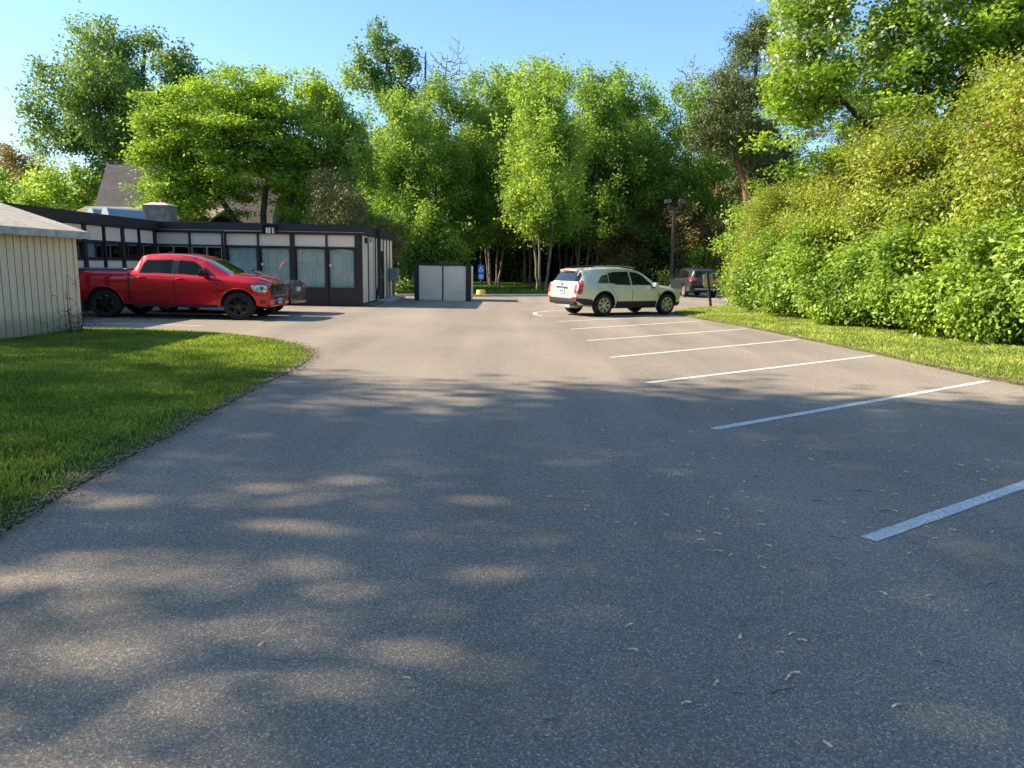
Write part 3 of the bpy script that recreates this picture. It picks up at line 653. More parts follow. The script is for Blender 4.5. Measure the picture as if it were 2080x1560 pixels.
shade_tree('maple standing behind the shed side of the lawn', (-26, 10.2, 0), [(2, .2, 10.5, 6.0, 3.2, 4.0)], [([(0, 0, 0), (.3, 0, 5), (1.2, 0, 11)], .36, .08)], 102, 7500, 120)
shade_tree('maple left of and behind the camera', (-12, -4.2, 0), [(1.5, 1.6, 9.5, 8.5, 4.8, 3.4)], [([(0, 0, 0), (.3, 0, 4), (1.2, 0, 10)], .36, .08)], 103, 26000, 300)

# ------------------------------------------------------------------ grass
def in_poly(X, Y, poly):
    ins = np.zeros(len(X), bool); n = len(poly)
    for i in range(n):
        x0, y0 = poly[i]; x1, y1 = poly[(i+1) % n]
        if y0 == y1: continue
        c = ((y0 > Y) != (y1 > Y)) & (X < (x1-x0)*(Y-y0)/(y1-y0)+x0); ins ^= c
    return ins
def edge_dist(X, Y, poly):
    d = np.full(len(X), 99.)
    for (x0, y0), (x1, y1) in zip(poly, poly[1:]):
        vx, vy = x1-x0, y1-y0; t = np.clip(((X-x0)*vx+(Y-y0)*vy)/(vx*vx+vy*vy), 0, 1); d = np.minimum(d, np.hypot(X-x0-vx*t, Y-y0-vy*t))
    return d
def grass(name, label, poly, box, n, hgt, wid, mat, seed, z0, zf=None, dens=None, edge=.12):
    rng = np.random.default_rng(seed); X = rng.uniform(box[0], box[1], n); Y = rng.uniform(box[2], box[3], n)
    k = in_poly(X, Y, poly)
    X, Y = X[k], Y[k]
    if dens is not None:
        k = rng.uniform(0, 1, len(X)) < dens(X, Y); X, Y = X[k], Y[k]
    ed = edge_dist(X, Y, poly)
    patch = np.sin(X*2.3+np.sin(Y*1.7)*2)*np.sin(Y*2.9+np.sin(X*1.1)*2)
    k = rng.uniform(0, 1, len(X)) < np.clip((ed-.0)/edge, 0.05, 1)*np.where(ed < .40, np.where(patch > .15, .3, 1), 1); X, Y, ed, patch = X[k], Y[k], ed[k], patch[k]
    n = len(X); Z = np.full(n, z0)
    if zf is not None:
        t = np.clip((-3.6-X)/4.5, 0, 1); u = np.clip((17.2-Y)/1.8, 0, 1); Z = Z + .09*t*t*(3-2*t)*u
    D = np.sqrt(X*X+Y*Y); wsc = np.clip(D/8, .7, 3)
    H = hgt*rng.uniform(.5, 1.3, n)*np.clip(.45+ed*1.2, .45, 1)*(1+.25*patch); a = rng.uniform(0, 2*PI, n); ln = rng.uniform(.1, .9, n)*H; b = rng.uniform(0, 2*PI, n); w = wid*wsc*rng.uniform(.7, 1.3, n)
    dx, dy = np.cos(b)*w/2, np.sin(b)*w/2; lx, ly = np.cos(a)*ln, np.sin(a)*ln
    p0 = np.stack([X-dx, Y-dy, Z-.01], 1); p1 = np.stack([X+dx, Y+dy, Z-.01], 1)
    p2 = np.stack([X+lx*.4+dx*.7, Y+ly*.4+dy*.7, Z+H*.65], 1); p3 = np.stack([X+lx, Y+ly, Z+H], 1)
    V = np.stack([p0, p1, p2, p3], 1).reshape(-1, 3)
    tint = np.clip(rng.beta(2, 2.6, n)+.12*patch, 0, 1)
    o = mesh_np(name, V, np.arange(4*n, dtype=np.int32).reshape(n, 4), mat, None, tint); tag(o, label, None, None, 'stuff')
grass('grass', 'short mown grass on the near left lawn', LAWN_L, (-13.5, -2.9, 3.2, 17.4), 620000, .046, .0065, K['grass'], 1, .02, True,
      dens=lambda X, Y: np.where(X > -.75*Y-1.2, np.clip(1.5-Y/16, .4, 1), 0))
grass('grass', 'sunny grass on the right hand verge', LAWN_R, (5.8, 20, 7, 37), 330000, .065, .0075, K['grassy'], 2, .02,
      dens=lambda X, Y: np.where((X < .75*Y+2) & (X < 13), 1, 0))
FL = [(-14, 37.2), (-6.1, 37.5), (-1.85, 38.8), (1.5, 40.5), (6, 43.7), (8.5, 45.2), (11, 49.7), (15.2, 57), (18.8, 61), (30, 64.5), (34, 70), (-16, 70)]
grass('grass', 'shaded lawn under the birches beyond the lot', FL, (-16, 34, 37, 70), 90000, .10, .009, K['grassf'], 3, -.03)
def litter(name, label, path, n, seed, spread, z=.012, mat='litter', L=.035):
    rng = np.random.default_rng(seed); seg = rng.integers(0, len(path)-1, n); t = rng.uniform(0, 1, n); A = np.array(path)
    P = A[seg]+(A[seg+1]-A[seg])*t[:, None]+rng.normal(size=(n, 2))*spread*rng.uniform(.3, 1, (n, 1))
    P3 = np.column_stack([P, np.full(n, z)+rng.uniform(0, .02, n)]); V, F = quads(rng, P3, L, .4, 2.5)
    tag(mesh_np(name, V, F, M[mat], None), label, None, None, 'stuff')
litter('leaf_litter', 'dry litter along the edge of the left lawn', [(x+.03, y) for x, y in LAWN_L[1:15]], 4200, 5, .11, .03)
litter('leaf_litter', 'reddish dry litter along the edge of the right verge', [(x+.08, y) for x, y in LAWN_R[2:12]], 5200, 6, .13, .03)
# ------------------------------------------------------------------ office building
BF = 28.06
off = empty('office_building', (-9.5, BF, 0)); tag(off, 'long low flat roofed office with dark brown fascia and beige panels', 'building')
OX, OY = 9.5, -BF
def ob(name, x0, x1, y0, y1, z0, z1, mat, parent=off, bevel=0):
    return MB().box(x0+9.5, x1+9.5, y0-BF, y1-BF, z0, z1).build(name, mat, parent, bevel=bevel)
XW, XE, YN = -13.3, -5.72, 35.6
# core walls (dark interior shell set back), roof and fascia
ob('floor_slab', -24, XE-.12, BF+.12, YN-.1, 0, .1, M['conc'])
ob('back_wall', -24, XE-.1, YN-.3, YN-.1, .1, 2.7, M['beige'])
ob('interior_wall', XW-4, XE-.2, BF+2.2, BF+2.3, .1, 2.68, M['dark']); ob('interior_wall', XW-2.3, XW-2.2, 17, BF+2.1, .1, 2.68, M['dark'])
ob('roof', -24, XE-.06, BF+.05, YN, 2.72, 2.98, M['roofing']); ob('roof', -24, XW-.04, 17.0, BF+.04, 2.72, 2.975, M['roofing'])
ob('fascia', XW+.12, XE+.12, BF-.12, BF+.06, 2.68, 3.03, M['brown']); ob('fascia', XE-.06, XE+.121, BF+.061, YN, 2.683, 3.028, M['brown']); ob('fascia', XW-.05, XW+.12, 17.0, BF-.121, 2.683, 3.032, M['brown'])
ob('drip_edge', XW+.14, XE+.135, BF-.135, BF-.121, 2.735, 2.75, M['alu']); ob('drip_edge', XW+.121, XW+.135, 17.0, BF-.14, 2.737, 2.752, M['brown'])
ob('soffit', XW+.01, XE+.10, BF-.10, BF+.05, 2.64, 2.679, M['brown'])
mx = list(np.linspace(-13.4, XE-.02, 7))
for i, x in enumerate(mx):
    w = .17 if i in (2, 4) else .065
    if i == 6: w = .26; x -= .09
    ob('post', x-w/2, x+w/2, BF-.06, BF+.10, 0.02, 2.66, M['brown'])
def window(x0, x1, z0, z1, face, kind, parent=off):
    # face: 'S' front wall (along X at BF) or 'E' wing wall (along Y at XW)
    def bx(name, a0, a1, d0, d1, h0, h1, mat, par):
        if face == 'S': return ob(name, a0, a1, BF+d0, BF+d1, h0, h1, mat, par)
        return ob(name, XW-d1, XW-d0, a0, a1, h0, h1, mat, par)
    mb = MB(); t = .035
    def addb(a0, a1, d0, d1, h0, h1):
        if face == 'S': mb.box(a0+9.5, a1+9.5, d0, d1, h0, h1)
        else: mb.box(XW-d1+9.5, XW-d0+9.5, a0-BF, a1-BF, h0, h1)
    addb(x0, x1, -.02, .05, z0, z0+t); addb(x0, x1, -.02, .05, z1-t, z1); addb(x0, x0+t, -.018, .048, z0+t, z1-t); addb(x1-t, x1, -.018, .048, z0+t, z1-t)
    if kind == 'slide': addb((x0+x1)/2-.02, (x0+x1)/2+.02, -.015, .045, z0+t, z1-t)
    fr = mb.build('window', M['alu'] if kind == 'slide' else M['brown'], parent)
    bx('pane', x0+t, x1-t, .012, .018, z0+t, z1-t, M['glass'], fr)
    if kind == 'curtain':
        m2 = MB(); n = 64; top = z1-.02; V = []; F = []
        for k in range(n+1):
            u = k/n; X = x0+t+(x1-x0-2*t)*u; d = .10+.055*math.sin(u*2*PI*12+math.sin(u*9)*1.2)
            for h in (z0+.03, top): V.append((X+9.5, d, h))
        for k in range(n): F.append((2*k, 2*k+2, 2*k+3, 2*k+1))
        m2.add(V, F); m2.build('curtain', M['curtain'], fr, smooth=True)
    elif kind == 'blind': bx('blind', x0+t, x1-.3, .10, .12, z0+.03, z1-.03, M['blind'], fr)
for i in range(6):
    a = mx[i]+(.09 if i in (2, 4) else .04); b = mx[i+1]-(.09 if i+1 in (2, 4) else .04)
    if i == 5: b = mx[6]-.225
    ob('wall_panel', a, b, BF-.01, BF+.08, 2.21, 2.64, M['beige2'] if i > 1 else M['beige'])
    ob('rail', a, b, BF-.045, BF+.09, 2.155, 2.208, M['brown'])
    if i < 2: window(a, b, 1.35, 2.15, 'S', 'slide'); ob('wall_panel', a, b, BF, BF+.08, .64, 1.345, M['beige'])
    else: window(a, b, .66, 2.15, 'S', 'curtain')
    ob('base_panel', a, b, BF-.03, BF+.09, .02, .655 if i >= 2 else .635, M['brownp'])
for i in (3, 5):
    x = mx[i]+.12; mb = MB(); mb.lathe([(0, -.003), (.05, -.003), (.05, .003), (0, .003)], 20, Matrix.Translation((x+9.5, .008, 1.52))); mb.build('sticker', M['sign_white'], off)
my = [BF-.36-1.13*k for k in range(10)]
prevy = BF-.1
for i, y in enumerate(my):
    if y < 17.1: break
    ob('post', XW-.10, XW+.06, y-(.09 if i % 2 == 0 and i else .035), y+(.09 if i % 2 == 0 and i else .035), .02, 2.66, M['brown'])
    a, b = y+.095, prevy
    if b-a > .2:
        ob('wall_panel', XW-.08, XW+.01, a, b, 2.21, 2.66, M['beige']); ob('rail', XW-.09, XW+.045, a, b, 2.155, 2.208, M['brown'])
        window(a, b, 1.64, 2.15, 'E', 'blind' if i == 4 else 'plain'); ob('rail', XW-.09, XW+.045, a, b, 1.58, 1.638, M['brown']); ob('wall_panel', XW-.08, XW+.008, a, b, .35, 1.578, M['beige']); ob('base_panel', XW-.09, XW+.03, a, b, .02, .348, M['brownp'])
    prevy = y-.095
# east end wall
ey = [BF+.12, 29.35, 30.9, 31.6, 32.75, 33.6, 34.4, 35.2]
for i, (a, b) in enumerate(zip(ey, ey[1:])):
    if i == 3: continue
    ob('wall_panel', XE-.10, XE-.015, a+.03, b-.03, .12, 2.66, M['beige'])
ob('wall_panel', XE-.10, XE-.013, 31.65, 32.70, 2.15, 2.66, M['beige'])
for y in ey[1:]: ob('post', XE-.11, XE+.02, y-.03, y+.03, .12, 2.66, M['brown'])
d = ob('door', XE-.09, XE-.03, 31.66, 32.69, .13, 2.12, M['brownp']); ob('pane', XE-.029, XE-.02, 31.8, 32.5, 1.0, 1.95, M['glass'], d); ob('handle', XE-.028, XE+.02, 32.55, 32.6, 1.0, 1.12, M['chrome'], d)
mb = MB(); mb.box(XE+.13+9.5, XE+.26+9.5, 30.55-BF, 30.68-BF, .7, 2.95); mb.box(XE+.10+9.5, XE+.30+9.5, 30.5-BF, 30.73-BF, 2.95, 3.07); mb.tube([(XE+.19+9.5, 30.61-BF, .75), (XE+.10+9.5, 30.61-BF, .35), (XE+.10+9.5, 30.5-BF, .2)], .06, 8); mb.build('downspout', M['brown'], off)
ob('step', XE+.02, XE+.55, 30.9, 35.5, 0, .12, M['curb'], bevel=.02); ob('step', XE+.02, XE+.35, 28.5, 30.88, 0, .07, M['conc'], bevel=.02)
l = ob('wall_light', XE-.01, XE+.10, 28.75, 28.95, 2.38, 2.58, M['brown']); mb = MB(); mb.lathe([(0, -.1), (.085, -.1), (.085, .1), (0, .1)], 16, Matrix.Translation((XE+.16+9.5, 28.85-BF, 2.5))); mb.build('lens', M['alu'], l, smooth=True)
eb = ob('electric_box', XE+.03, XE+.40, 34.0, 34.6, .85, 1.42, M['elec'], bevel=.02); MB().tube([(XE+.2+9.5, 34.3-BF, .12), (XE+.2+9.5, 34.3-BF, .85)], .04).build('conduit', M['elec'], eb)
sc = MB(); T0 = Matrix.Translation((9.5, -BF, 0))
for b_ in ((-9.32, -9.29, BF-.30, BF-.125, 2.72, 3.0), (-8.86, -8.83, BF-.30, BF-.125, 2.72, 3.0), (-9.29, -8.86, BF-.30, BF-.125, 2.97, 3.0), (-9.29, -8.86, BF-.15, BF-.125, 2.74, 2.97)): sc.box(*b_, 0, T0)
sc = sc.build('scupper_box', M['brown'], off)
for k, x in enumerate((-9.18, -9.08, -8.95)): MB().box(x, x+.06, BF-.29, BF-.20, 2.66, 2.86, 0, T0).build('icicle_guard', M['sign_white'], sc)
x = mx[2]
mb = MB(); mb.tube([(x+.05+9.5, -.13, .3), (x+.05+9.5, -.13, 2.62), (x+.12+9.5, -.16, 2.70), (x+.3+9.5, -.16, 2.71), (-9.4+9.5, -.16, 2.71)], .03, 8); mb.build('conduit', M['brown'], off)
# roof gear
def duct(x, y, L, r, rz, lab):
    mb = MB(); V = []; F = []; n = 14
    for i, (u, s) in enumerate(((0, 1), (.02, 1.03), (.05, 1), (.5, 1), (.95, 1), (1, .97))):
        for k in range(n+1):
            a = PI*k/n; V.append((u*L, -math.cos(a)*r*s, .25+math.sin(a)*r*s))
        V.append((u*L, r*s, 0)); V.append((u*L, -r*s, 0))
    m_ = n+3
    for i in range(5):
        for k in range(m_): F.append((i*m_+k, i*m_+(k+1) % m_, (i+1)*m_+(k+1) % m_, (i+1)*m_+k))
    F.append(tuple(range(m_))); F.append(tuple(5*m_+k for k in range(m_)))
    mb.add(V, F); o = mb.build('roof_duct', M['galv'], None, smooth=True); o.location = (x, y, 2.985); o.rotation_euler.z = rz; return tag(o, lab, 'duct', 'round topped ducts on the office roof')
duct(-16.65, 29.6, 1.0, .34, math.radians(50), 'left rounded blue grey duct on the office roof')
duct(-15.75, 29.0, 1.4, .34, math.radians(50), 'right rounded blue grey duct on the office roof, the longer one')
ch = empty('chimney', (-15.6, 33.2, 2.98)); tag(ch, 'square grey concrete chimney with clay pots on the office roof', 'chimney')
MB().box(-.56, .56, -.4, .4, 0, .98).build('stack', M['conc'], ch)
mb = MB(); mb.add([(-.58, -.42, .982), (.58, -.42, .982), (.58, .42, .982), (-.58, .42, .982), (-.3, -.2, 1.10), (.3, -.2, 1.10), (.3, .2, 1.10), (-.3, .2, 1.10)], [(0, 3, 2, 1), (4, 5, 6, 7), (0, 1, 5, 4), (1, 2, 6, 5), (2, 3, 7, 6), (3, 0, 4, 7)]); mb.build('cap', M['curb'], ch)
for x, h in ((-.12, 1.17), (.14, 1.24)): MB().tube([(x, 0, 1.08), (x, 0, h)], .12, 14).build('chimney_pot', M['clay'], ch, smooth=True)
# ------------------------------------------------------------------ house beyond
hs = empty('house', (-22, 50, 0)); tag(hs, 'house with steep grey brown shingle roof beyond the office', 'house')
H0 = Matrix.Translation((22, -50, 0))
mb = MB(); mb.box(-27.2, -14.0, 49.2, 53.2, 0, 4.2, 0, H0); mb.build('wall', M['hwall'], hs)
mb = MB(); a = [H0 @ Vector(p) for p in ((-27.5, 48.8, 4.0), (-13.6, 48.8, 4.0), (-13.8, 51.2, 8.0), (-27.4, 51.2, 8.0), (-27.5, 53.6, 4.0), (-13.6, 53.6, 4.0))]
mb.add(a, [(0, 1, 2, 3), (3, 2, 5, 4), (0, 3, 4), (1, 5, 2)]); mb.build('roof', M['hshingle'], hs)
MB().box(-27.4, -13.8, 51.1, 51.3, 7.97, 8.06, 0, H0).build('ridge_cap', M['hshingle'], hs)
mb = MB(); a = [H0 @ Vector(p) for p in ((-27, 45.0, 4.0), (-18.2, 45.0, 4.0), (-18.2, 47.6, 4.85), (-27, 47.6, 4.85), (-27, 49.6, 4.2), (-18.2, 49.6, 4.2))]
mb.add(a, [(0, 1, 2, 3), (3, 2, 5, 4), (0, 3, 4)]); mb.build('roof', M['hshingle2'], hs)
MB().box(-26.6, -18.5, 45.4, 49.2, 0, 3.95, 0, H0).build('wing', M['hwall'], hs)
MB().tube([H0 @ Vector(p) for p in ((-18.15, 44.95, 3.95), (-18.15, 47.6, 4.82), (-18.15, 49.65, 4.15))], .07, 4).build('barge_board', M['elec'], hs)
MB().box(-15.8, -13.7, 48.65, 48.79, 3.88, 4.02, 0, H0).build('gutter', M['sign_white'], hs)
tu = empty('turret', (-14.3, 47.2, 0)); tag(tu, 'small round turret clad in mossy green shingles beside the conifer', 'turret')
MB().tube([(0, 0, 0), (0, 0, 3.4)], .95, 20).build('wall', M['hwall'], tu); MB().tube([(0, 0, 3.4), (0, 0, 4.3), (0, 0, 5.3), (0, 0, 5.65)], [.98, .82, .58, .34], 20).build('roof', M['gshingle'], tu, smooth=True)

# ------------------------------------------------------------------ shed
sh = empty('shed', (-9.45, 13.4, .1)); tag(sh, 'beige grooved timber shed with weathered shingle roof at the left edge', 'shed')
# wall facing +X runs from y=-2.3 to y=2.9 ; ridge along Y at x=-2
SY0, SY1 = -.62, 2.72
W_ = MB(); W_.box(-3.9, -.0, SY0, SY1, -.12, 2.06)
W_.add([(-3.9, SY1-.001, 2.06), (0, SY1-.001, 2.06), (-1.95, SY1-.001, 2.66)], [(0, 1, 2)]); W_.add([(-3.9, SY0+.001, 2.06), (0, SY0+.001, 2.06), (-1.95, SY0+.001, 2.66)], [(0, 1, 2)])
W_.build('wall', M['siding'], sh)
g = MB(); y = SY0+.12
while y < SY1-.18: g.box(.001, .004, y, y+.014, -.1, 2.05); y += .205
x = -.2
while x > -3.8: g.box(x, x+.014, SY0-.004, SY0-.001, -.1, 2.05); x -= .205
g.build('groove', M['groove'], sh)
MB().box(-.001, .028, SY1-.10, SY1+.012, -.1, 2.05).build('corner_board', M['siding'], sh)
rf = MB(); ov = .24
A_ = [(-1.95, SY0-ov, 2.80), (-1.95, SY1+.14, 2.80), (ov, SY1+.14, 2.10), (ov, SY0-ov, 2.10)]; Bb = [(x, y, z-.05) for x, y, z in A_]
rf.add(A_+Bb, [(0, 1, 2, 3), (7, 6, 5, 4), (0, 3, 7, 4), (3, 2, 6, 7), (2, 1, 5, 6)])
A_ = [(-1.95, SY0-ov, 2.80), (-1.95, SY1+.14, 2.80), (-3.9-ov, SY1+.14, 2.10), (-3.9-ov, SY0-ov, 2.10)]; Bb = [(x, y, z-.05) for x, y, z in A_]
rf.add(A_+Bb, [(0, 1, 2, 3), (7, 6, 5, 4), (0, 3, 7, 4), (3, 2, 6, 7), (2, 1, 5, 6)]); rf.build('roof', M['shingle'], sh)
MB().box(ov-.02, ov+.015, SY0-ov-.02, SY1+.16, 1.955, 2.085).build('eave_board', M['fascia_w'], sh)
mb = MB(); mb.add([(ov-.02, SY0-ov-.025, 1.96), (ov-.02, SY0-ov-.025, 2.08), (-1.95, SY0-ov-.025, 2.76), (-1.95, SY0-ov-.025, 2.63), (ov-.02, SY0-ov, 1.96), (ov-.02, SY0-ov, 2.08), (-1.95, SY0-ov, 2.76), (-1.95, SY0-ov, 2.63)], [(0, 1, 2, 3), (4, 5, 6, 7), (0, 1, 5, 4), (1, 2, 6, 5), (2, 3, 7, 6), (3, 0, 4, 7)]); mb.build('eave_board', M['fascia_w'], sh)
MB().box(.0, ov-.022, SY0, SY1, 2.03, 2.045).build('soffit', M['fascia_w'], sh)
def bare_shrub():
    rng = np.random.default_rng(3); root = empty('bare_shrub', (-9.05, 15.2, .1)); tag(root, 'tangle of bare dark twigs at the foot of the shed wall', 'shrub')
    T = np.concatenate([rng.normal(size=(260, 3))*np.array([.10, .38, .10])+np.array([.05, .25, .22]), rng.normal(size=(26, 3))*np.array([.1, .45, .22])+np.array([.05, -.15, .72])]); T[:, 2] = np.clip(T[:, 2], .03, 1.2)
    A, par, rad = skeleton(rng, [([(0, -.12, 0), (.02, -.16, .5), (0, -.22, 1.25)], .012, .004), ([(0, .2, 0), (.05, .3, .4)], .012, .005)], T, step=.10, jit=.025, tw=.0035, pw=.3, upcost=0)
    V, F = tube_mesh(A, par, rad, 0, 4); mesh_np('stem', V, F, B['dark'], root)
    return root
bare_shrub()
# ------------------------------------------------------------------ bin enclosure
en = empty('bin_enclosure', (-3.2, 33.6, 0)); tag(en, 'beige panelled bin enclosure with dark brown corner posts', 'enclosure')
for a, b in ((-1.07, -.03), (.03, 1.04)): MB().box(a, b, -.02, .05, .05, 1.56).build('wall_panel', M['greyp'], en)
for x0, x1 in ((-1.28, -1.07), (1.04, 1.27)): MB().box(x0, x1, -.06, .16, 0, 1.60).build('post', M['brownp'], en)
MB().box(-.03, .03, -.035, .06, .02, 1.56).build('post', M['brownp'], en); MB().box(-1.31, 1.33, -.075, .17, 1.602, 1.655).build('cap', M['brownp'], en)
for sx in (-1.2, 1.2): MB().box(sx-.04, sx+.04, .165, 2.2, .05, 1.55).build('side_wall', M['greyp'], en)
MB().box(1.245, 1.275, .18, 1.2, .05, 1.40).build('gate', M['beige'], en)
# faint patch outline on the right panel
mb = MB(); mb.box(.72, 1.035, -.026, -.021, .345, .352); mb.box(.72, .726, -.026, -.021, .35, .7); mb.build('repair_seam', M['groove'], en)
# ------------------------------------------------------------------ disabled parking sign
sg = empty('parking_sign', (-1.72, 39.2, 0)); tag(sg, 'blue disabled parking sign on a thin post in a yellow concrete base', 'sign')
MB().tube([(0, 0, 0), (0, 0, .33)], [.26, .23], 16).build('base', M['yellow'], sg, smooth=True)
MB().tube([(0, 0, .3), (0, 0, 1.62)], .03, 8).build('post', M['black'], sg)
b = MB().box(-.16, .16, -.045, -.035, 1.17, 1.62).build('board', M['sign_blue'], sg)
b2 = MB().box(-.15, .15, -.045, -.035, .88, 1.155).build('board', M['sign_blue'], sg)
def symbol(par, cx, cz, s):
    mb = MB(); T = Matrix.Translation((cx, -.048, cz))
    n = 14
    def arc(c, r, a0, a1, w):
        P = []; 
        for k in range(n+1):
            a = a0+(a1-a0)*k/n; P.append(((c[0]+math.cos(a)*(r-w/2)), (c[1]+math.sin(a)*(r-w/2))))
        for k in range(n, -1, -1):
            a = a0+(a1-a0)*k/n; P.append(((c[0]+math.cos(a)*(r+w/2)), (c[1]+math.sin(a)*(r+w/2))))
        for k in range(n):
            q = [P[k], P[k+1], P[2*n-k], P[2*n+1-k]]; mb.add([T @ Vector((u*s, 0, v*s)) for u, v in q], [(0, 1, 2, 3)])
    arc((-.08, -.12), .26, math.radians(120), math.radians(370), .08)
    arc((-.08, .42), .045, 0, 2*PI, .09)
    for (x0, z0), (x1, z1) in (((-.08, .36), (-.06, .02)), ((-.06, .02), (.22, .02)), ((.22, .02), (.32, -.26)), ((.32, -.26), (.42, -.22)), ((-.07, .2), (.14, .18))):
        d = Vector((x1-x0, 0, z1-z0)).normalized(); nn = Vector((-d.z, 0, d.x))*.045; a, b_ = Vector((x0, -.001, z0)), Vector((x1, -.001, z1))
        mb.add([T @ ((p)*s) for p in (a-nn, b_-nn, b_+nn, a+nn)], [(0, 1, 2, 3)])
    mb.build('wheelchair_symbol', M['sign_white'], par)
symbol(b, 0, 1.40, .30)
def text(body, size, loc, rot, mat, par, name='lettering', ext=.001):
    c = bpy.data.curves.new(name, 'FONT'); c.body = body; c.size = size; c.align_x = 'CENTER'; c.align_y = 'CENTER'; c.extrude = ext
    t = bpy.data.objects.new('t', c); COL.objects.link(t); bpy.context.view_layer.update()
    me = bpy.data.meshes.new_from_object(t.evaluated_get(bpy.context.evaluated_depsgraph_get())); bpy.data.objects.remove(t)
    me.materials.clear(); me.materials.append(mat); o = bpy.data.objects.new(name, me); o.location = loc; o.rotation_euler = rot; return link(o, par)
for z in (1.09, 1.02, .95): MB().box(-.11, .11, -.049, -.046, z-.012, z+.012).build('printed_line', M['sign_white'], b2)
# leaning post with yellow green board (seen from its back)
lp = empty('sign_post', (8.75, 32.9, 0)); lp.rotation_euler = (0, math.radians(-9), 0); tag(lp, 'leaning dark post with yellow green boards on the tip of the verge', 'sign')
MB().box(-.05, .05, -.04, .04, -.05, 1.50).build('post', M['post'], lp, bevel=.005)
MB().box(-.20, .22, .045, .06, .86, 1.42).build('board', M['signback'], lp, bevel=.004)
MB().box(-.10, .10, .042, .08, 1.44, 1.52).build('cap', M['gblack'], lp)
# ------------------------------------------------------------------ lamp post
la = empty('lamp_post', (9.9, 47.0, 0)); tag(la, 'brown parking lot lamp post with two floodlight heads', 'lamp post')
MB().tube([(0, 0, 0), (0, 0, .5)], .2, 14).build('base', M['conc'], la, smooth=True); MB().box(-.085, .085, -.085, .085, .5, 5.35).build('pole', M['pole'], la)
MB().box(-.42, .42, -.05, .05, 5.25, 5.37).build('crossbar', M['pole'], la)
for s in (-1, 1):
    h = MB(); h.box(-.06+s*.36, .06+s*.36, -.05, .05, 5.37, 5.62); T = Matrix.Translation((s*.44, -.05, 5.74)) @ Matrix.Scale(.78, 4) @ Matrix.Rotation(s*math.radians(12), 4, 'Y')
    h.add([T @ Vector(p) for p in ((-.28, -.2, -.14), (.28, -.2, -.14), (.28, .22, -.14), (-.28, .22, -.14), (-.20, -.14, .13), (.20, -.14, .13), (.20, .16, .13), (-.20, .16, .13))], [(0, 3, 2, 1), (4, 5, 6, 7), (0, 1, 5, 4), (1, 2, 6, 5), (2, 3, 7, 6), (3, 0, 4, 7)])
    hd = h.build('floodlight', M['pole'], la); MB().box(-.22, .22, -.16, .16, -.155, -.142, 0, T).build('lens', M['lamp_clear'], hd)
# ------------------------------------------------------------------ vehicles
def ip(x, tab): return float(np.interp(x, [t[0] for t in tab], [t[1] for t in tab]))
def car_mesh(p):
    xs = set()
    for k in ('zb', 'zbelt', 'zt', 'wt', 'plan'): xs |= {t[0] for t in p[k]}
    x0, x1 = min(xs), max(xs); xs |= set(np.linspace(x0, x1, 46)); xs = sorted(xs)
    xs = [x for i, x in enumerate(xs) if i == 0 or x-xs[i-1] > .004]
    V = []; F = []; W0 = p['w']/2; ncs = None
    for x in xs:
        pl = ip(x, p['plan']); zb = ip(x, p['zb']); ze = ip(x, p['zbelt']); zt = max(ip(x, p['zt']), ze+.012); wm = W0*pl; wb = wm*p.get('tuck', .965); wl = wm*p.get('sill', .93)
        wt = min(ip(x, p['wt'])*pl, wb-.03); cr = p.get('crown', .03)*min(1, wt)
        h = ze-zb; gh = zt-ze; e = min(.07, gh*.45)
        pts = [(0, zb), (wl-.14, zb), (wl-.02, zb+.02), (wl, zb+h*.10), (wl+(wm-wl)*.55, zb+h*.28), (wm-.006, zb+h*.46), (wm, zb+h*.60), (wm-.002, zb+h*.74), (wm-.012, zb+h*.87), (wb, zb+h*.965), (wb-.03, ze+.002)]
        for u in (.12, .4, .7, 1): pts.append(((wb-.035)+(wt-wb+.035)*(u**1.1), ze+.004+(gh-e-.004)*u))
        pts += [(wt-min(.035, wt*.1), zt-e*.35), (wt-min(.12, wt*.25), zt-e*.03), (wt*.5, zt+cr*.75), (0, zt+cr)]
        ring = pts + [(-y, z) for y, z in reversed(pts[1:-1])]; ncs = len(ring)
        V += [(x, y, z) for y, z in ring]
    for i in range(len(xs)-1):
        for k in range(ncs): F.append((i*ncs+k, i*ncs+(k+1) % ncs, (i+1)*ncs+(k+1) % ncs, (i+1)*ncs+k))
    F.append(tuple(range(ncs))); F.append(tuple((len(xs)-1)*ncs+k for k in range(ncs)))
    me = bpy.data.meshes.new('body'); me.from_pydata(V, [], F)
    bm = bmesh.new(); bm.from_mesh(me); bmesh.ops.remove_doubles(bm, verts=bm.verts, dist=.0004); bmesh.ops.recalc_face_normals(bm, faces=bm.faces); bm.to_mesh(me); bm.free()
    return me
def cut_arches(me, p):
    o = bpy.data.objects.new('tmp', me); COL.objects.link(o); cs = []
    for ax in p['axles']:
        for s in (-1, 1):
            mb = MB(); r = p['arch']; W0 = p['w']/2; n = 36; z = p['r']*1.0+.02
            pts = [(ax+r*math.cos(2*PI*k/n)*1.0, z+r*math.sin(2*PI*k/n)) for k in range(n)]
            y0, y1 = sorted((s*(W0-.36), s*(W0+.3))); mb.prism(pts, y0, y1); c = mb.build('cut', M['black']); cs.append(c)
            m = o.modifiers.new('b', 'BOOLEAN'); m.operation = 'DIFFERENCE'; m.object = c; m.solver = 'EXACT'
    bpy.context.view_layer.update()
    out = bpy.data.meshes.new_from_object(o.evaluated_get(bpy.context.evaluated_depsgraph_get()))
    bpy.data.objects.remove(o)
    for c in cs: bpy.data.objects.remove(c)
    return out
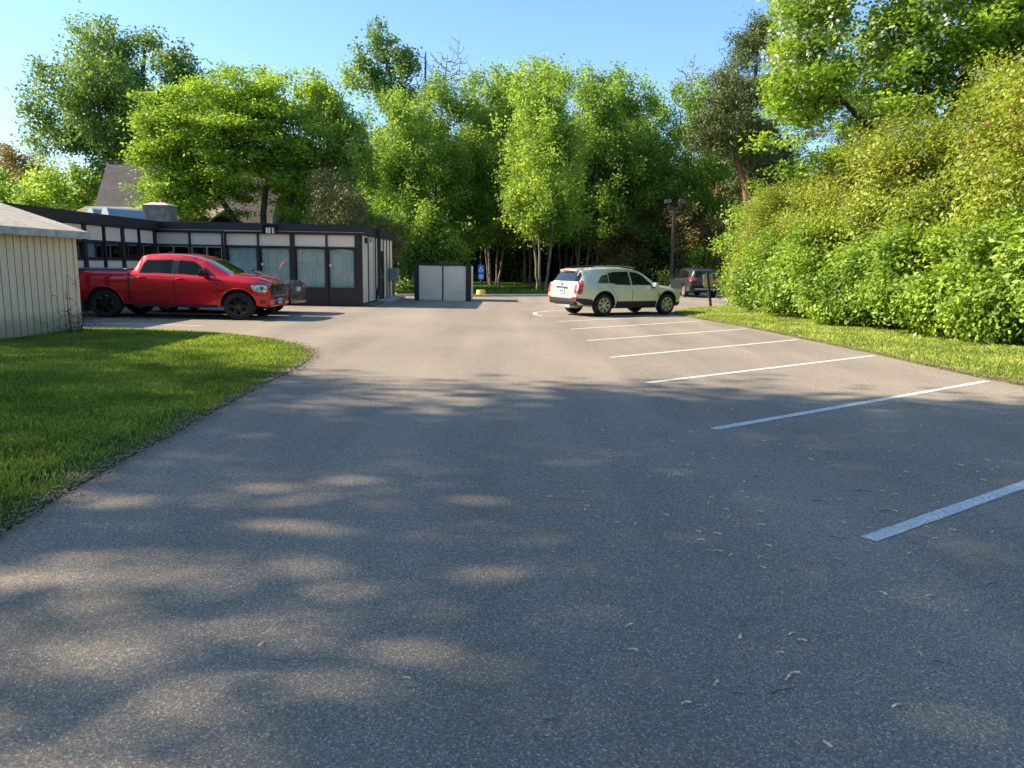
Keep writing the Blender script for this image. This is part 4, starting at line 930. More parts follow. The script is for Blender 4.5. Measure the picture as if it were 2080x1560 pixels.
def body_obj(p, paint, clad=None, root=None):
    me0 = car_mesh(p); bm = bmesh.new(); bm.from_mesh(me0); bvh = BVHTree.FromBMesh(bm); bm.free()
    me = cut_arches(me0, p); me.materials.clear(); me.materials.append(paint); me.materials.append(M['black'])
    W0 = p['w']/2; z = p['r']+.02
    for f in me.polygons:
        c = f.center; f.use_smooth = True; f.material_index = 0
        for ax in p['axles']:
            rr = math.hypot(c.x-ax, c.z-z)
            if rr < p['arch']*1.02 and abs(c.y) < W0-.008 and (abs(f.normal.y) < .5 or abs(abs(c.y)-(W0-.36)) < .01) and c.z > .1: f.material_index = 1; f.use_smooth = False
        if f.normal.z < -.8 and c.z < p['r']+.1: f.material_index = 1
    me.set_sharp_from_angle(angle=math.radians(32))
    o = bpy.data.objects.new('body', me); link(o, root); return o, bvh
def patch(name, poly, bvh, axis, side, off_, mat, parent, step=.07):
    bm = bmesh.new(); vs = [bm.verts.new((a, b, 0)) for a, b in poly]; bm.faces.new(vs)
    A0, A1 = min(a for a, b in poly), max(a for a, b in poly); B0, B1 = min(b for a, b in poly), max(b for a, b in poly)
    for k in np.arange(A0+step, A1, step): bmesh.ops.bisect_plane(bm, geom=bm.verts[:]+bm.edges[:]+bm.faces[:], plane_co=(k, 0, 0), plane_no=(1, 0, 0))
    for k in np.arange(B0+step, B1, step): bmesh.ops.bisect_plane(bm, geom=bm.verts[:]+bm.edges[:]+bm.faces[:], plane_co=(0, k, 0), plane_no=(0, 1, 0))
    for v in bm.verts:
        a, b = v.co.x, v.co.y
        if axis == 'y': o, d = Vector((a, side*3, b)), Vector((0, -side, 0))
        elif axis == 'x': o, d = Vector((side*9, a, b)), Vector((-side, 0, 0))
        else: o, d = Vector((a, b, 5)), Vector((0, 0, -1))
        hit = bvh.ray_cast(o, d)
        v.co = hit[0] - d*off_ if hit[0] is not None else (o+d*(3 if axis == 'y' else 7))
    bad = [f for f in bm.faces if max(e.calc_length() for e in f.edges) > max(.45, step*4)]
    if bad and len(bad) < len(bm.faces): bmesh.ops.delete(bm, geom=bad, context='FACES')
    bmesh.ops.recalc_face_normals(bm, faces=bm.faces); me = bpy.data.meshes.new(name); 
    s = sum((f.normal for f in bm.faces), Vector()); dirv = {'y': Vector((0, side, 0)), 'x': Vector((side, 0, 0)), 'z': Vector((0, 0, 1))}[axis]
    if s.dot(dirv) < 0:
        for f in bm.faces: f.normal_flip()
    bm.to_mesh(me); bm.free(); me.materials.append(mat)
    for f in me.polygons: f.use_smooth = True
    return link(bpy.data.objects.new(name, me), parent)
def grow(poly, d):
    cx = sum(a for a, b in poly)/len(poly); cz = sum(b for a, b in poly)/len(poly); out = []; n = len(poly)
    ar = sum(poly[i][0]*poly[(i+1) % n][1]-poly[(i+1) % n][0]*poly[i][1] for i in range(n)); sg_ = 1 if ar > 0 else -1
    for i in range(n):
        p0, p1, p2 = Vector(poly[i-1]), Vector(poly[i]), Vector(poly[(i+1) % n]); a = (p1-p0).normalized(); b = (p2-p1).normalized()
        n1 = Vector((a.y, -a.x)); n2 = Vector((b.y, -b.x)); m = (n1+n2); m = m.normalized() if m.length > 1e-6 else n1; k = d/max(.4, m.dot(n1)); q = p1+m*k*sg_; out.append((q.x, q.y))
    return out
def door(poly, win, bvh, side, paint, body_parent, handle=None, glass='tintglass', chrome=None):
    patch('door_gap', grow(poly, .011), bvh, 'y', side, .0015, M['black'], body_parent)
    d = patch('door', poly, bvh, 'y', side, .005, paint, body_parent)
    if win:
        patch('window_frame', grow(win, .025), bvh, 'y', side, .0075, M[chrome or 'gblack'], d); patch('window', win, bvh, 'y', side, .0105, M[glass], d)
    if handle:
        x, z, m = handle; hit = bvh.ray_cast(Vector((x, side*3, z)), Vector((0, -side, 0))); y = hit[0].y
        mb = MB(); mb.box(x-.11, x+.11, min(y+side*.02, y+side*.05), max(y+side*.02, y+side*.05), z-.017, z+.017); mb.box(x-.10, x-.07, min(y, y+side*.03), max(y, y+side*.03), z-.014, z+.014); mb.box(x+.07, x+.10, min(y, y+side*.03), max(y, y+side*.03), z-.014, z+.014)
        mb.build('handle', M[m], d, bevel=.004)
    return d
def wheel(root, x, side, p, rimm, spokes, double=False, yaw=0):
    R = p['r']; w = p['tw']; rr = p['rim']; e = empty('wheel', (x, side*(p['w']/2-w/2-.015), R), 0, root)
    T = Matrix.Rotation(0 if side < 0 else PI, 4, 'Z') @ Matrix.Rotation(.31*x, 4, 'Y')
    prof = [(rr, w/2), (rr+.02, w/2+.006), (R-.035, w/2), (R-.008, w/2-.03), (R, w/2-.06), (R, -w/2+.06), (R-.008, -w/2+.03), (R-.035, -w/2), (rr+.02, -w/2-.006), (rr, -w/2+.004), (rr-.01, -w/2+.03), (rr-.02, 0), (rr, w/2)]
    MB().lathe(prof, 44, T).build('tyre', M['rubber'], e, smooth=True)
    m = MB(); m.lathe([(rr+.004, -w/2+.002), (rr-.018, -w/2-.002), (rr-.03, -w/2+.03), (rr-.035, w/2-.02)], 44, T)
    m.lathe([(0, -w/2+.012), (.055, -w/2+.012), (.075, -w/2+.03), (.078, -w/2+.07)], 24, T)
    for k in range(spokes):
        for dlt in ((-.075, .075) if double else (0,)):
            a = 2*PI*k/spokes+dlt; sw = .020 if double else .042; s2 = sw*(1.15 if double else 1.5)
            poly = [(.05, -sw), (rr-.015, -s2), (rr-.015, s2), (.05, sw)]
            TT = T @ Matrix.Rotation(-a, 4, 'Y')
            m.prism(poly, -w/2+.012, -w/2+.045, TT)
    m.build('rim', rimm, e, smooth=True)
    MB().lathe([(0, -.02), (rr*.78, -.02), (rr*.78, -.01), (0, -.01)], 28, T).build('brake_disc', M['pole'], e)
    nt = MB()
    for k in range(5):
        a = 2*PI*k/5; nt.lathe([(0, -w/2-.002), (.011, -w/2-.002), (.011, -w/2+.02)], 8, T @ Matrix.Translation((.045*math.cos(a), 0, .045*math.sin(a))))
    nt.build('wheel_nuts', M['chrome'], e)
    return e
def mirror_part(root, x, y, z, side, mat, sx=.13, sy=.12, sz=.10):
    mb = MB(); mb.box(x-sx*.5, x+sx*.5, min(y, y+side*sy*2), max(y, y+side*sy*2), z-sz, z+sz); o = mb.build('mirror', mat, root, bevel=.035)
    MB().box(x-.04, x+.06, min(y-side*.12, y+side*.04), max(y-side*.12, y+side*.04), z-sz-.02, z-sz+.05).build('mirror_arm', M['black'], o, bevel=.01)
    return o
# ---- red pickup (x=0 at the front axle)
def pickup():
    root = empty('pickup_truck'); tag(root, 'bright red crew cab pickup truck with black wheels parked beside the shed', 'pickup truck')
    p = dict(w=2.06, axles=(0, -3.672), r=.42, arch=.50, tw=.28, rim=.27, sill=.95, tuck=.955, crown=.035,
      zb=[(-4.86, .62), (-4.5, .50), (-4.2, .46), (-3, .40), (-.5, .40), (.5, .42), (.9, .36), (.96, .40)],
      zbelt=[(-4.86, 1.37), (-2.97, 1.39), (-2.93, 1.37), (-.72, 1.28), (-.3, 1.24), (.3, 1.17), (.72, 1.10), (.88, 1.04), (.96, .98)],
      zt=[(-4.86, 1.40), (-2.96, 1.42), (-2.90, 1.45), (-2.72, 1.84), (-2.58, 1.90), (-2.2, 1.925), (-1.6, 1.92), (-1.25, 1.87), (-.95, 1.76), (-.28, 1.36), (-.2, 1.34), (.4, 1.28), (.72, 1.20), (.88, 1.13), (.96, 1.02)],
      wt=[(-4.86, .93), (-2.96, .93), (-2.9, .85), (-2.7, .72), (-1.2, .72), (-.9, .76), (-.3, .84), (-.1, .88), (.6, .84), (.96, .70)],
      plan=[(-4.86, .965), (-4.7, .99), (-4, 1), (.2, 1), (.5, .985), (.68, .95), (.84, .88), (.96, .76)])
    body, bv = body_obj(p, M['red'], root=root)
    for s in (-1, 1):
        fd = [(-.57, .50), (-.57, 1.10), (-.66, 1.27), (-.98, 1.64), (-1.2, 1.76), (-1.70, 1.80), (-1.70, .47), (-.62, .46)]
        fw_ = [(-.84, 1.33), (-1.08, 1.58), (-1.24, 1.69), (-1.63, 1.725), (-1.63, 1.34)]
        door(fd, fw_, bv, s, M['red'], body, (-1.55, 1.19, 'red'))
        rd = [(-1.73, .47), (-1.73, 1.80), (-2.55, 1.78), (-2.74, 1.38), (-2.80, 1.1), (-2.84, .80), (-2.90, .62), (-2.86, .48)]
        rw = [(-1.83, 1.345), (-1.83, 1.735), (-2.52, 1.715), (-2.60, 1.62), (-2.66, 1.37)]
        door(rd, rw, bv, s, M['red'], body, (-2.60, 1.22, 'red'))
        patch('pillar_trim', [(-1.64, 1.345), (-1.64, 1.725), (-1.82, 1.73), (-1.82, 1.345)], bv, 'y', s, .012, M['gblack'], body)
        patch('bed_gap', [(-2.945, .46), (-2.945, 1.36), (-2.985, 1.36), (-2.985, .46)], bv, 'y', s, .004, M['black'], body)
        patch('quarter_window', [(-.60, 1.29), (-.80, 1.315), (-.98, 1.54), (-.93, 1.545)], bv, 'y', s, .013, M['gblack'], body)
        hl = patch('headlight', [(.36, 1.055), (.42, .875), (.62, .83), (.90, .84), (.90, 1.04), (.7, 1.06)], bv, 'y', s, .010, M['lamp_clear'], root)
        patch('headlight_bezel', [(.33, 1.075), (.40, .86), (.60, .815), (.91, .825), (.91, 1.055), (.7, 1.08)], bv, 'y', s, .005, M['gblack'], hl)
        for q in ((.48, .62), (.66, .80), (.82, .88)): patch('projector', [(q[0], .90), (q[1], .90), (q[1], 1.0), (q[0], 1.0)], bv, 'y', s, .014, M['gblack'] if q[0] > .6 and q[0] < .7 else M['chrome'], hl)
        hy = .80
        patch('turn_signal', [(.44, .85), (.42, .89), (.50, .895), (.52, .85)], bv, 'y', s, .015, M['orange'], hl)
        patch('fog_lamp', [(.60, .54), (.66, .49), (.86, .50), (.86, .60), (.63, .60)], bv, 'y', s, .008, M['gblack'], root)
        patch('bumper_gap', [(.47, .735), (.93, .735), (.93, .75), (.47, .75)], bv, 'y', s, .006, M['black'], body)
        mirror_part(root, -.88, s*.98, 1.38, s, M['gblack'], .16, .13, .10)
        st = MB(); y0, y1 = sorted((s*.86, s*1.01)); st.box(-2.9, -.62, y0, y1, .35, .41); st.build('side_step', M['black'], root, bevel=.015)
        patch('side_badge', [(-.36, .86), (-.66, .86), (-.66, .835), (-.36, .835)], bv, 'y', s, .008, M['gblack'], body)
        # arch lips
        for ax in p['axles']:
            mb = MB(); pts = []
            for k in range(25):
                a = math.radians(-12+204*k/24); z = .44+.505*math.sin(a); xx = ax+.505*math.cos(a); hit = bv.ray_cast(Vector((xx, s*3, z)), Vector((0, -s, 0)))
                if hit[0] is not None: pts.append((xx, hit[0].y-s*.006, z))
            mb.tube(pts, .016, 6); mb.build('arch_lip', M['red'], body, smooth=True)
            wheel(root, ax, s, p, M['gblack'], 6)
        patch('hood_vent', [(-.05, s*.60), (.30, s*.64), (.30, s*.70), (-.05, s*.72)], bv, 'z', 1, .008, M['black'], body)
        MB().box(-4.30, -4.24, min(s*.78, s*1.0), max(s*.78, s*1.0), .24, .56).build('mud_flap', M['black'], root)
    ws = [(-.76, 1.39), (.76, 1.39), (.68, 1.72), (.62, 1.81), (-.62, 1.81), (-.68, 1.72)]
    patch('windshield', ws, bv, 'x', 1, .008, M['carglass'], root)
    patch('rear_window', [(-.62, 1.46), (.62, 1.46), (.58, 1.78), (-.58, 1.78)], bv, 'x', -1, .008, M['carglass'], root)
    gr = patch('grille', [(-.60, .74), (.60, .74), (.68, .98), (.58, 1.07), (-.58, 1.07), (-.68, .98)], bv, 'x', 1, .02, M['gblack'], root)
    for z in (.80, .86, .98, 1.03):
        MB().tube([(.995-abs(y)*.04, y, z) for y in np.linspace(-.56, .56, 9)], .012, 5).build('grille_bar', M['black'], gr)
    text('RAM', .16, (1.005, 0, .92), (PI/2, 0, PI/2), M['pole'], gr, 'lettering', .008)
    bm_ = MB(); bm_.box(.84, .985, -.80, .80, .44, .70); bp = bm_.build('bumper', M['red'], root, bevel=.04)
    MB().box(.975, 1.0, -.50, .50, .60, .69).build('lower_intake', M['black'], bp, bevel=.01); MB().box(.975, .995, -.45, .45, .45, .55).build('lower_intake', M['black'], bp, bevel=.01)
    pl = MB().box(1.0, 1.01, -.155, .155, .47, .63).build('licence_plate', M['plate'], bp)
    MB().box(1.0095, 1.012, -.12, .12, .52, .58).build('plate_print', M['plate_b'], pl)
    MB().box(-4.92, -4.82, -.95, .95, .56, .74).build('bumper', M['chrome'], root, bevel=.03)
    patch('bed_cover', [(-4.80, -.90), (-3.02, -.90), (-3.02, .90), (-4.80, .90)], bv, 'z', 1, .035, M['black'], root)
    for s in (-1, 1): MB().tube([(-4.8, s*.95, 1.435), (-3.02, s*.95, 1.455)], .022, 6).build('bed_rail', M['elec'], root)
    patch('bed_cover_edge', [(-4.80, .92), (-3.02, .92), (-3.02, .98), (-4.80, .98)], bv, 'z', 1, .02, M['black'], root)
    for s in (-1, 1): patch('tail_lamp', [(s*.80, .90), (s*.97, .90), (s*.97, 1.30), (s*.80, 1.30)], bv, 'x', -1, .01, M['lamp_red'], root)
    mb = MB(); mb.add([(-2.30, -.02, 1.95), (-2.30, .02, 1.95), (-2.10, -.02, 1.955), (-2.10, .02, 1.955), (-2.30, -.01, 2.0), (-2.30, .01, 2.0)], [(0, 1, 3, 2), (0, 4, 5, 1), (0, 2, 4), (1, 5, 3), (2, 3, 5, 4)]); mb.build('aerial_fin', M['gblack'], root)
    return root
tk = pickup()
def squash(o, depth=0):                 # short nose: the bonnet ahead of the wheel is blunt
    for c in o.children:
        if c.type == 'MESH' and c.location.length < .01:
            for v in c.data.vertices:
                if v.co.x > .46: v.co.x = .46+(v.co.x-.46)*.66
        elif c.name.startswith('lettering'): c.location.x = .46+(c.location.x-.46)*.66+.004
        if not c.name.startswith('wheel'): squash(c)
squash(tk)
tk.scale = (1.03, 1.0, .935)
# ---- pale gold crossover
def gold_suv():
    root = empty('crossover_car'); tag(root, 'pale gold crossover with black lower cladding parked on the nearest right hand bays', 'car')
    p = dict(w=1.91, axles=(0, -2.807), r=.375, arch=.435, tw=.245, rim=.245, sill=.93, tuck=.94, crown=.035,
      zb=[(-3.90, .50), (-3.7, .36), (-3.3, .32), (-2.3, .25), (-.5, .25), (.5, .28), (.84, .32), (.88, .42)],
      zbelt=[(-3.90, .92), (-3.84, 1.08), (-3.6, 1.10), (-2.8, 1.09), (-.6, 1.00), (-.2, .97), (.4, .90), (.8, .80), (.88, .70)],
      zt=[(-3.90, .96), (-3.86, 1.12), (-3.62, 1.46), (-3.56, 1.535), (-3.1, 1.585), (-2.4, 1.625), (-1.8, 1.63), (-1.35, 1.59), (-1.0, 1.49), (-.32, 1.08), (-.2, 1.055), (.3, 1.0), (.7, .91), (.82, .82), (.88, .72)],
      wt=[(-3.90, .66), (-3.84, .68), (-3.6, .60), (-3.0, .62), (-1.4, .62), (-1, .65), (-.3, .74), (.5, .70), (.88, .58)],
      plan=[(-3.90, .86), (-3.84, .91), (-3.7, .955), (-3.4, .985), (-3, 1), (0, 1), (.4, .965), (.66, .87), (.80, .76), (.88, .62)])
    body, bv = body_obj(p, M['champagne'], root=root); C_ = M['champagne']
    for s in (-1, 1):
        door([(-.56, .50), (-.50, .85), (-.62, 1.01), (-1.02, 1.38), (-1.3, 1.50), (-1.60, 1.53), (-1.60, .50)], [(-.66, 1.045), (-1.02, 1.34), (-1.28, 1.445), (-1.55, 1.47), (-1.55, 1.06)], bv, s, C_, body, (-1.40, .965, 'champagne'))
        door([(-1.62, .50), (-1.62, 1.53), (-2.3, 1.52), (-2.62, 1.44), (-2.66, 1.1), (-2.54, .92), (-2.36, .76), (-2.26, .60), (-2.24, .50)], [(-1.67, 1.065), (-1.67, 1.475), (-2.25, 1.465), (-2.50, 1.42), (-2.54, 1.10)], bv, s, C_, body, (-2.40, 1.0, 'champagne'))
        patch('quarter_window_frame', [(-2.56, 1.085), (-2.53, 1.435), (-2.85, 1.385), (-3.12, 1.10)], bv, 'y', s, .006, M['chrome'], body)
        patch('quarter_window', [(-2.58, 1.105), (-2.56, 1.40), (-2.83, 1.355), (-3.06, 1.12)], bv, 'y', s, .010, M['carglass'], body)
        clad = [(-2.30, .27), (-2.28, .50), (-.52, .50), (-.50, .27)]
        patch('sill_cladding', clad, bv, 'y', s, .013, M['black'], root)
        patch('rear_cladding', [(-3.26, .36), (-3.29, .56), (-3.60, .60), (-3.895, .62), (-3.895, .52), (-3.6, .38)], bv, 'y', s, .013, M['black'], root)
        patch('front_cladding', [(.47, .34), (.45, .44), (.84, .46), (.84, .40), (.7, .33)], bv, 'y', s, .013, M['black'], root)
        tl = patch('tail_lamp', [(-3.62, 1.20), (-3.78, 1.14), (-3.885, .80), (-3.84, .74), (-3.74, .75), (-3.68, .98)], bv, 'y', s, .012, M['lamp_red'], root)
        patch('tail_lamp', [(s*.80, 1.06), (s*.70, 1.06), (s*.73, .76), (s*.81, .76)], bv, 'x', -1, .012, M['lamp_red'], root)
        patch('reflector', [(s*.86, .59), (s*.62, .59), (s*.62, .645), (s*.86, .645)], bv, 'x', -1, .05, M['lamp_red'], root)
        patch('headlight', [(.42, .86), (.50, .70), (.80, .66), (.82, .76), (.66, .86)], bv, 'y', s, .009, M['lamp_clear'], root)
        patch('fender_vent', [(-.40, .60), (-.37, .86), (-.44, .86), (-.47, .60)], bv, 'y', s, .008, M['chrome'], body)
        patch('fender_vent', [(-.385, .66), (-.37, .80), (-.40, .80), (-.415, .66)], bv, 'y', s, .011, M['black'], body)
        mirror_part(root, -.68, s*.93, 1.06, s, C_, .13, .10, .075)
        MB().tube([(-3.2, s*.60, 1.60), (-3.0, s*.60, 1.655), (-2.2, s*.60, 1.69), (-1.5, s*.60, 1.665), (-1.3, s*.60, 1.625)], .018, 6).build('roof_rail', M['chrome'] if s < 0 else M['black'], root, smooth=True)
        mb = MB(); mb.lathe([(.026, -.09), (.042, -.09), (.046, -.02), (.04, .05), (.03, .05), (.03, -.08)], 18, Matrix.Translation((-3.90, s*.58, .47)) @ Matrix.Rotation(PI/2, 4, 'Z')); mb.build('exhaust_tip', M['chrome'], root, smooth=True)
        for ax in p['axles']:
            mb = MB(); pts = []
            for k in range(25):
                a = math.radians(-14+208*k/24); z = .395+.45*math.sin(a); xx = ax+.45*math.cos(a); hit = bv.ray_cast(Vector((xx, s*3, z)), Vector((0, -s, 0)))
                if hit[0] is not None: pts.append((xx, hit[0].y-s*.004, z))
            mb.tube(pts, .02, 6); mb.build('arch_lip', M['black'], body, smooth=True)
            wheel(root, ax, s, p, M['silver'], 7, True)
        if s < 0:
            mb = MB(); pts = []
            for k in range(21):
                a = 2*PI*k/20; xx, z = -3.0+.075*math.cos(a), .98+.085*math.sin(a); h = bv.ray_cast(Vector((xx, s*3, z)), Vector((0, -s, 0))); pts.append((xx, h[0].y+s*.001, z))
            mb.tube(pts, .004, 4); mb.build('fuel_flap', M['pole'], body)
    patch('windshield', [(-.70, 1.09), (.70, 1.09), (.60, 1.50), (-.60, 1.50)], bv, 'x', 1, .008, M['carglass'], root)
    rw = patch('rear_window', [(-.72, 1.16), (.72, 1.16), (.62, 1.46), (-.62, 1.46)], bv, 'x', -1, .010, M['carglass'], root)
    sp = MB(); sp.add([(-3.66, -.50, 1.525), (-3.66, .50, 1.525), (-3.40, .50, 1.585), (-3.40, -.50, 1.585), (-3.66, -.50, 1.49), (-3.66, .50, 1.49), (-3.40, .50, 1.54), (-3.40, -.50, 1.54)], [(0, 1, 2, 3), (7, 6, 5, 4), (0, 4, 5, 1), (1, 5, 6, 2), (2, 6, 7, 3), (3, 7, 4, 0)]); so_ = sp.build('spoiler', C_, root, bevel=.01)
    MB().box(-3.686, -3.66, -.30, .30, 1.496, 1.515).build('brake_light', M['lamp_red'], so_)
    tg = patch('tailgate', [(-.64, .74), (.64, .74), (.67, 1.10), (.74, 1.14), (-.74, 1.14), (-.67, 1.10)], bv, 'x', -1, .005, C_, root); patch('tailgate_gap', grow([(-.64, .74), (.64, .74), (.67, 1.10), (-.67, 1.10)], .012), bv, 'x', -1, .002, M['black'], tg)
    MB().box(-3.945, -3.90, -.36, .30, .925, .985).build('trim_bar', M['chrome'], tg, bevel=.01)
    pl = MB().box(-3.93, -3.912, -.16, .16, .765, .915).build('licence_plate', M['plate'], tg); MB().box(-3.934, -3.931, -.12, .12, .81, .87).build('plate_print', M['plate_b'], pl)
    MB().tube([(-3.87, .08, 1.17), (-3.82, .35, 1.19)], .012, 6).build('wiper', M['black'], rw)
    cb = MB(); cb.lathe([(0, -.006), (.05, -.006), (.05, .006), (0, .006)], 16, Matrix.Translation((-3.90, 0, 1.05)) @ Matrix.Rotation(PI/2, 4, 'Z')); cb.build('emblem', M['chrome'], tg)
    b = MB(); b.box(-3.92, -3.66, -.74, .74, .40, .615); b.build('rear_bumper_cladding', M['black'], root, bevel=.05)
    b = MB(); b.box(-3.915, -3.66, -.76, .76, .62, .725); b.build('rear_bumper', C_, root, bevel=.04)
    b = MB(); b.box(-3.86, -3.3, -.40, .40, .27, .40); b.build('muffler', M['alu'], root, bevel=.04)
    return root
# ---- dark crossover and dark sedan (further off)
def dark_suv():
    root = empty('dark_crossover'); tag(root, 'charcoal crossover seen from behind, parked past the leaning sign', 'car')
    p = dict(w=1.89, axles=(0, -2.78), r=.365, arch=.42, tw=.235, rim=.235, sill=.94, tuck=.95, crown=.03,
      zb=[(-3.82, .50), (-3.6, .36), (-3, .28), (.5, .28), (.9, .36), (.94, .44)],
      zbelt=[(-3.82, .98), (-3.74, 1.05), (-2.8, 1.06), (-.6, 1.02), (.3, .96), (.8, .86), (.94, .72)],
      zt=[(-3.82, 1.02), (-3.76, 1.12), (-3.60, 1.50), (-3.52, 1.58), (-3, 1.64), (-2, 1.67), (-1.4, 1.63), (-1.0, 1.52), (-.32, 1.13), (.3, 1.05), (.8, .93), (.94, .76)],
      wt=[(-3.82, .70), (-3.6, .64), (-3, .66), (-1.2, .66), (-.3, .74), (.94, .6)],
      plan=[(-3.82, .90), (-3.74, .95), (-3.5, .985), (-3, 1), (.3, 1), (.7, .94), (.94, .78)])
    body, bv = body_obj(p, M['charcoal'], root=root); C_ = M['charcoal']
    for s in (-1, 1):
        door([(-.56, .45), (-.56, 1.0), (-1.0, 1.42), (-1.3, 1.54), (-1.62, 1.56), (-1.62, .45)], [(-.68, 1.07), (-1.02, 1.38), (-1.28, 1.48), (-1.56, 1.50), (-1.56, 1.09)], bv, s, C_, body, (-1.42, .98, 'chrome'), chrome='chrome')
        door([(-1.64, .45), (-1.64, 1.56), (-2.5, 1.54), (-2.64, 1.1), (-2.4, .8), (-2.26, .45)], [(-1.69, 1.095), (-1.69, 1.505), (-2.42, 1.49), (-2.54, 1.11)], bv, s, C_, body, (-2.40, 1.0, 'chrome'), chrome='chrome')
        patch('quarter_window', [(-2.62, 1.12), (-2.56, 1.48), (-3.0, 1.42), (-3.28, 1.15)], bv, 'y', s, .01, M['carglass'], body)
        patch('tail_lamp', [(s*.82, .96), (s*.42, .94), (s*.44, 1.02), (s*.80, 1.04)], bv, 'x', -1, .012, M['lamp_red'], root)
        patch('tail_lamp', [(-3.45, 1.12), (-3.80, 1.12), (-3.80, .98), (-3.55, .98)], bv, 'y', s, .012, M['lamp_red'], root)
        patch('reflector', [(s*.86, .56), (s*.55, .56), (s*.55, .64), (s*.86, .64)], bv, 'x', -1, .02, M['lamp_red'], root)
        mirror_part(root, -.68, s*.92, 1.10, s, C_, .12, .09, .07)
        MB().tube([(-3.1, s*.62, 1.67), (-2.2, s*.62, 1.71), (-1.4, s*.62, 1.67)], .015, 6).build('roof_rail', M['chrome'], root)
        for ax in p['axles']: wheel(root, ax, s, p, M['silver'], 10)
    patch('rear_window', [(-.66, 1.15), (.66, 1.15), (.58, 1.50), (-.58, 1.50)], bv, 'x', -1, .01, M['carglass'], root)
    patch('windshield', [(-.70, 1.15), (.70, 1.15), (.60, 1.54), (-.60, 1.54)], bv, 'x', 1, .008, M['carglass'], root)
    patch('tailgate_trim', [(-.36, .90), (.36, .90), (.36, .925), (-.36, .925)], bv, 'x', -1, .012, M['chrome'], root)
    MB().box(-3.875, -3.78, -.62, .62, .47, .53).build('skid_plate', M['alu'], root, bevel=.015); MB().box(-3.86, -3.6, -.86, .86, .40, .66).build('rear_bumper', M['gblack'], root, bevel=.04)
    MB().box(-3.845, -3.835, -.16, .16, .74, .86).build('licence_plate', M['plate'], root)
    return root
def sedan():
    root = empty('sedan_car'); tag(root, 'dark slate sedan parked on the far side of the red pickup, tail lamps showing', 'car')
    p = dict(w=1.85, axles=(0, -2.776), r=.33, arch=.38, tw=.22, rim=.215, sill=.94, tuck=.94, crown=.03,
      zb=[(-3.86, .46), (-3.7, .34), (-3, .22), (.5, .22), (.9, .28), (.95, .38)],
      zbelt=[(-3.86, .93), (-3.8, .97), (-2.8, .97), (-.6, .92), (.3, .84), (.8, .72), (.95, .6)],
      zt=[(-3.86, .99), (-3.80, 1.045), (-3.55, 1.055), (-3.1, 1.13), (-2.5, 1.31), (-2.1, 1.40), (-1.6, 1.445), (-1.2, 1.42), (-.9, 1.34), (-.2, 1.0), (.3, .92), (.8, .78), (.95, .64)],
      wt=[(-3.86, .62), (-3.5, .66), (-2.8, .62), (-2, .56), (-1.2, .56), (-.3, .68), (.95, .55)],
      plan=[(-3.86, .80), (-3.78, .88), (-3.6, .94), (-3.2, .98), (-2.8, 1), (.3, 1), (.7, .93), (.95, .72)])
    body, bv = body_obj(p, M['slate'], root=root); C_ = M['slate']
    for s in (-1, 1):
        door([(-.52, .35), (-.52, .9), (-1.0, 1.22), (-1.55, 1.36), (-1.55, .35)], [(-.62, .96), (-1.0, 1.20), (-1.5, 1.33), (-1.5, .98)], bv, s, C_, body, (-1.36, .84, 'chrome'))
        door([(-1.57, .35), (-1.57, 1.36), (-2.1, 1.33), (-2.5, 1.0), (-2.4, .7), (-2.2, .35)], [(-1.62, .98), (-1.62, 1.33), (-2.05, 1.30), (-2.42, 1.02)], bv, s, C_, body, (-2.26, .87, 'chrome'))
        patch('tail_lamp', [(s*.72, .80), (s*.40, .82), (s*.40, .92), (s*.71, .93)], bv, 'x', -1, .012, M['lamp_red'], root)
        patch('tail_lamp', [(-3.38, .95), (-3.82, .97), (-3.83, .80), (-3.55, .82)], bv, 'y', s, .012, M['lamp_red'], root)
        patch('tail_lamp_glint', [(-3.36, .965), (-3.60, .985), (-3.60, .955), (-3.44, .945)], bv, 'y', s, .014, M['lamp_clear'], root)
        mirror_part(root, -.62, s*.9, .98, s, C_, .11, .09, .06)
        for ax in p['axles']: wheel(root, ax, s, p, M['silver'], 10)
    patch('rear_window', [(-3.18, -.50), (-2.35, -.50), (-2.35, .50), (-3.18, .50)], bv, 'z', 1, .008, M['carglass'], root)
    patch('windshield', [(-.25, -.60), (-.85, -.52), (-.85, .52), (-.25, .60)], bv, 'z', 1, .008, M['carglass'], root)
    MB().box(-3.90, -3.70, -.72, .72, .34, .60).build('rear_bumper', C_, root, bevel=.05)
    MB().box(-3.905, -3.86, -.16, .16, .72, .85).build('licence_plate', M['plate'], root)
    return root
def place(o, near, heading):          # front axle centre on the ground, heading angle
    o.location = near; o.rotation_euler = (0, 0, heading)
def front_center(contact, ang, w, tw, s, scale=1):   # contact point of the near tyre -> axle centre
    off_ = (w/2-tw/2)*scale; n = Vector((-math.sin(ang), math.cos(ang), 0)); return Vector((contact[0], contact[1], 0))+n*off_*(-s)
a = math.radians(-1.5); place(tk, front_center((-7.66, 20.75), a, 2.06, .28, -1, 1.0), a)
gs = gold_suv(); a = math.radians(31.2); place(gs, front_center((5.40, 26.42), a, 1.91, .24, -1), a)
ds = dark_suv(); a = math.radians(94.5); place(ds, Vector((10.5, 45.8, 0)), a)
se = sedan(); a = math.radians(176); place(se, Vector((-10.75, 24.0, 0)), a)
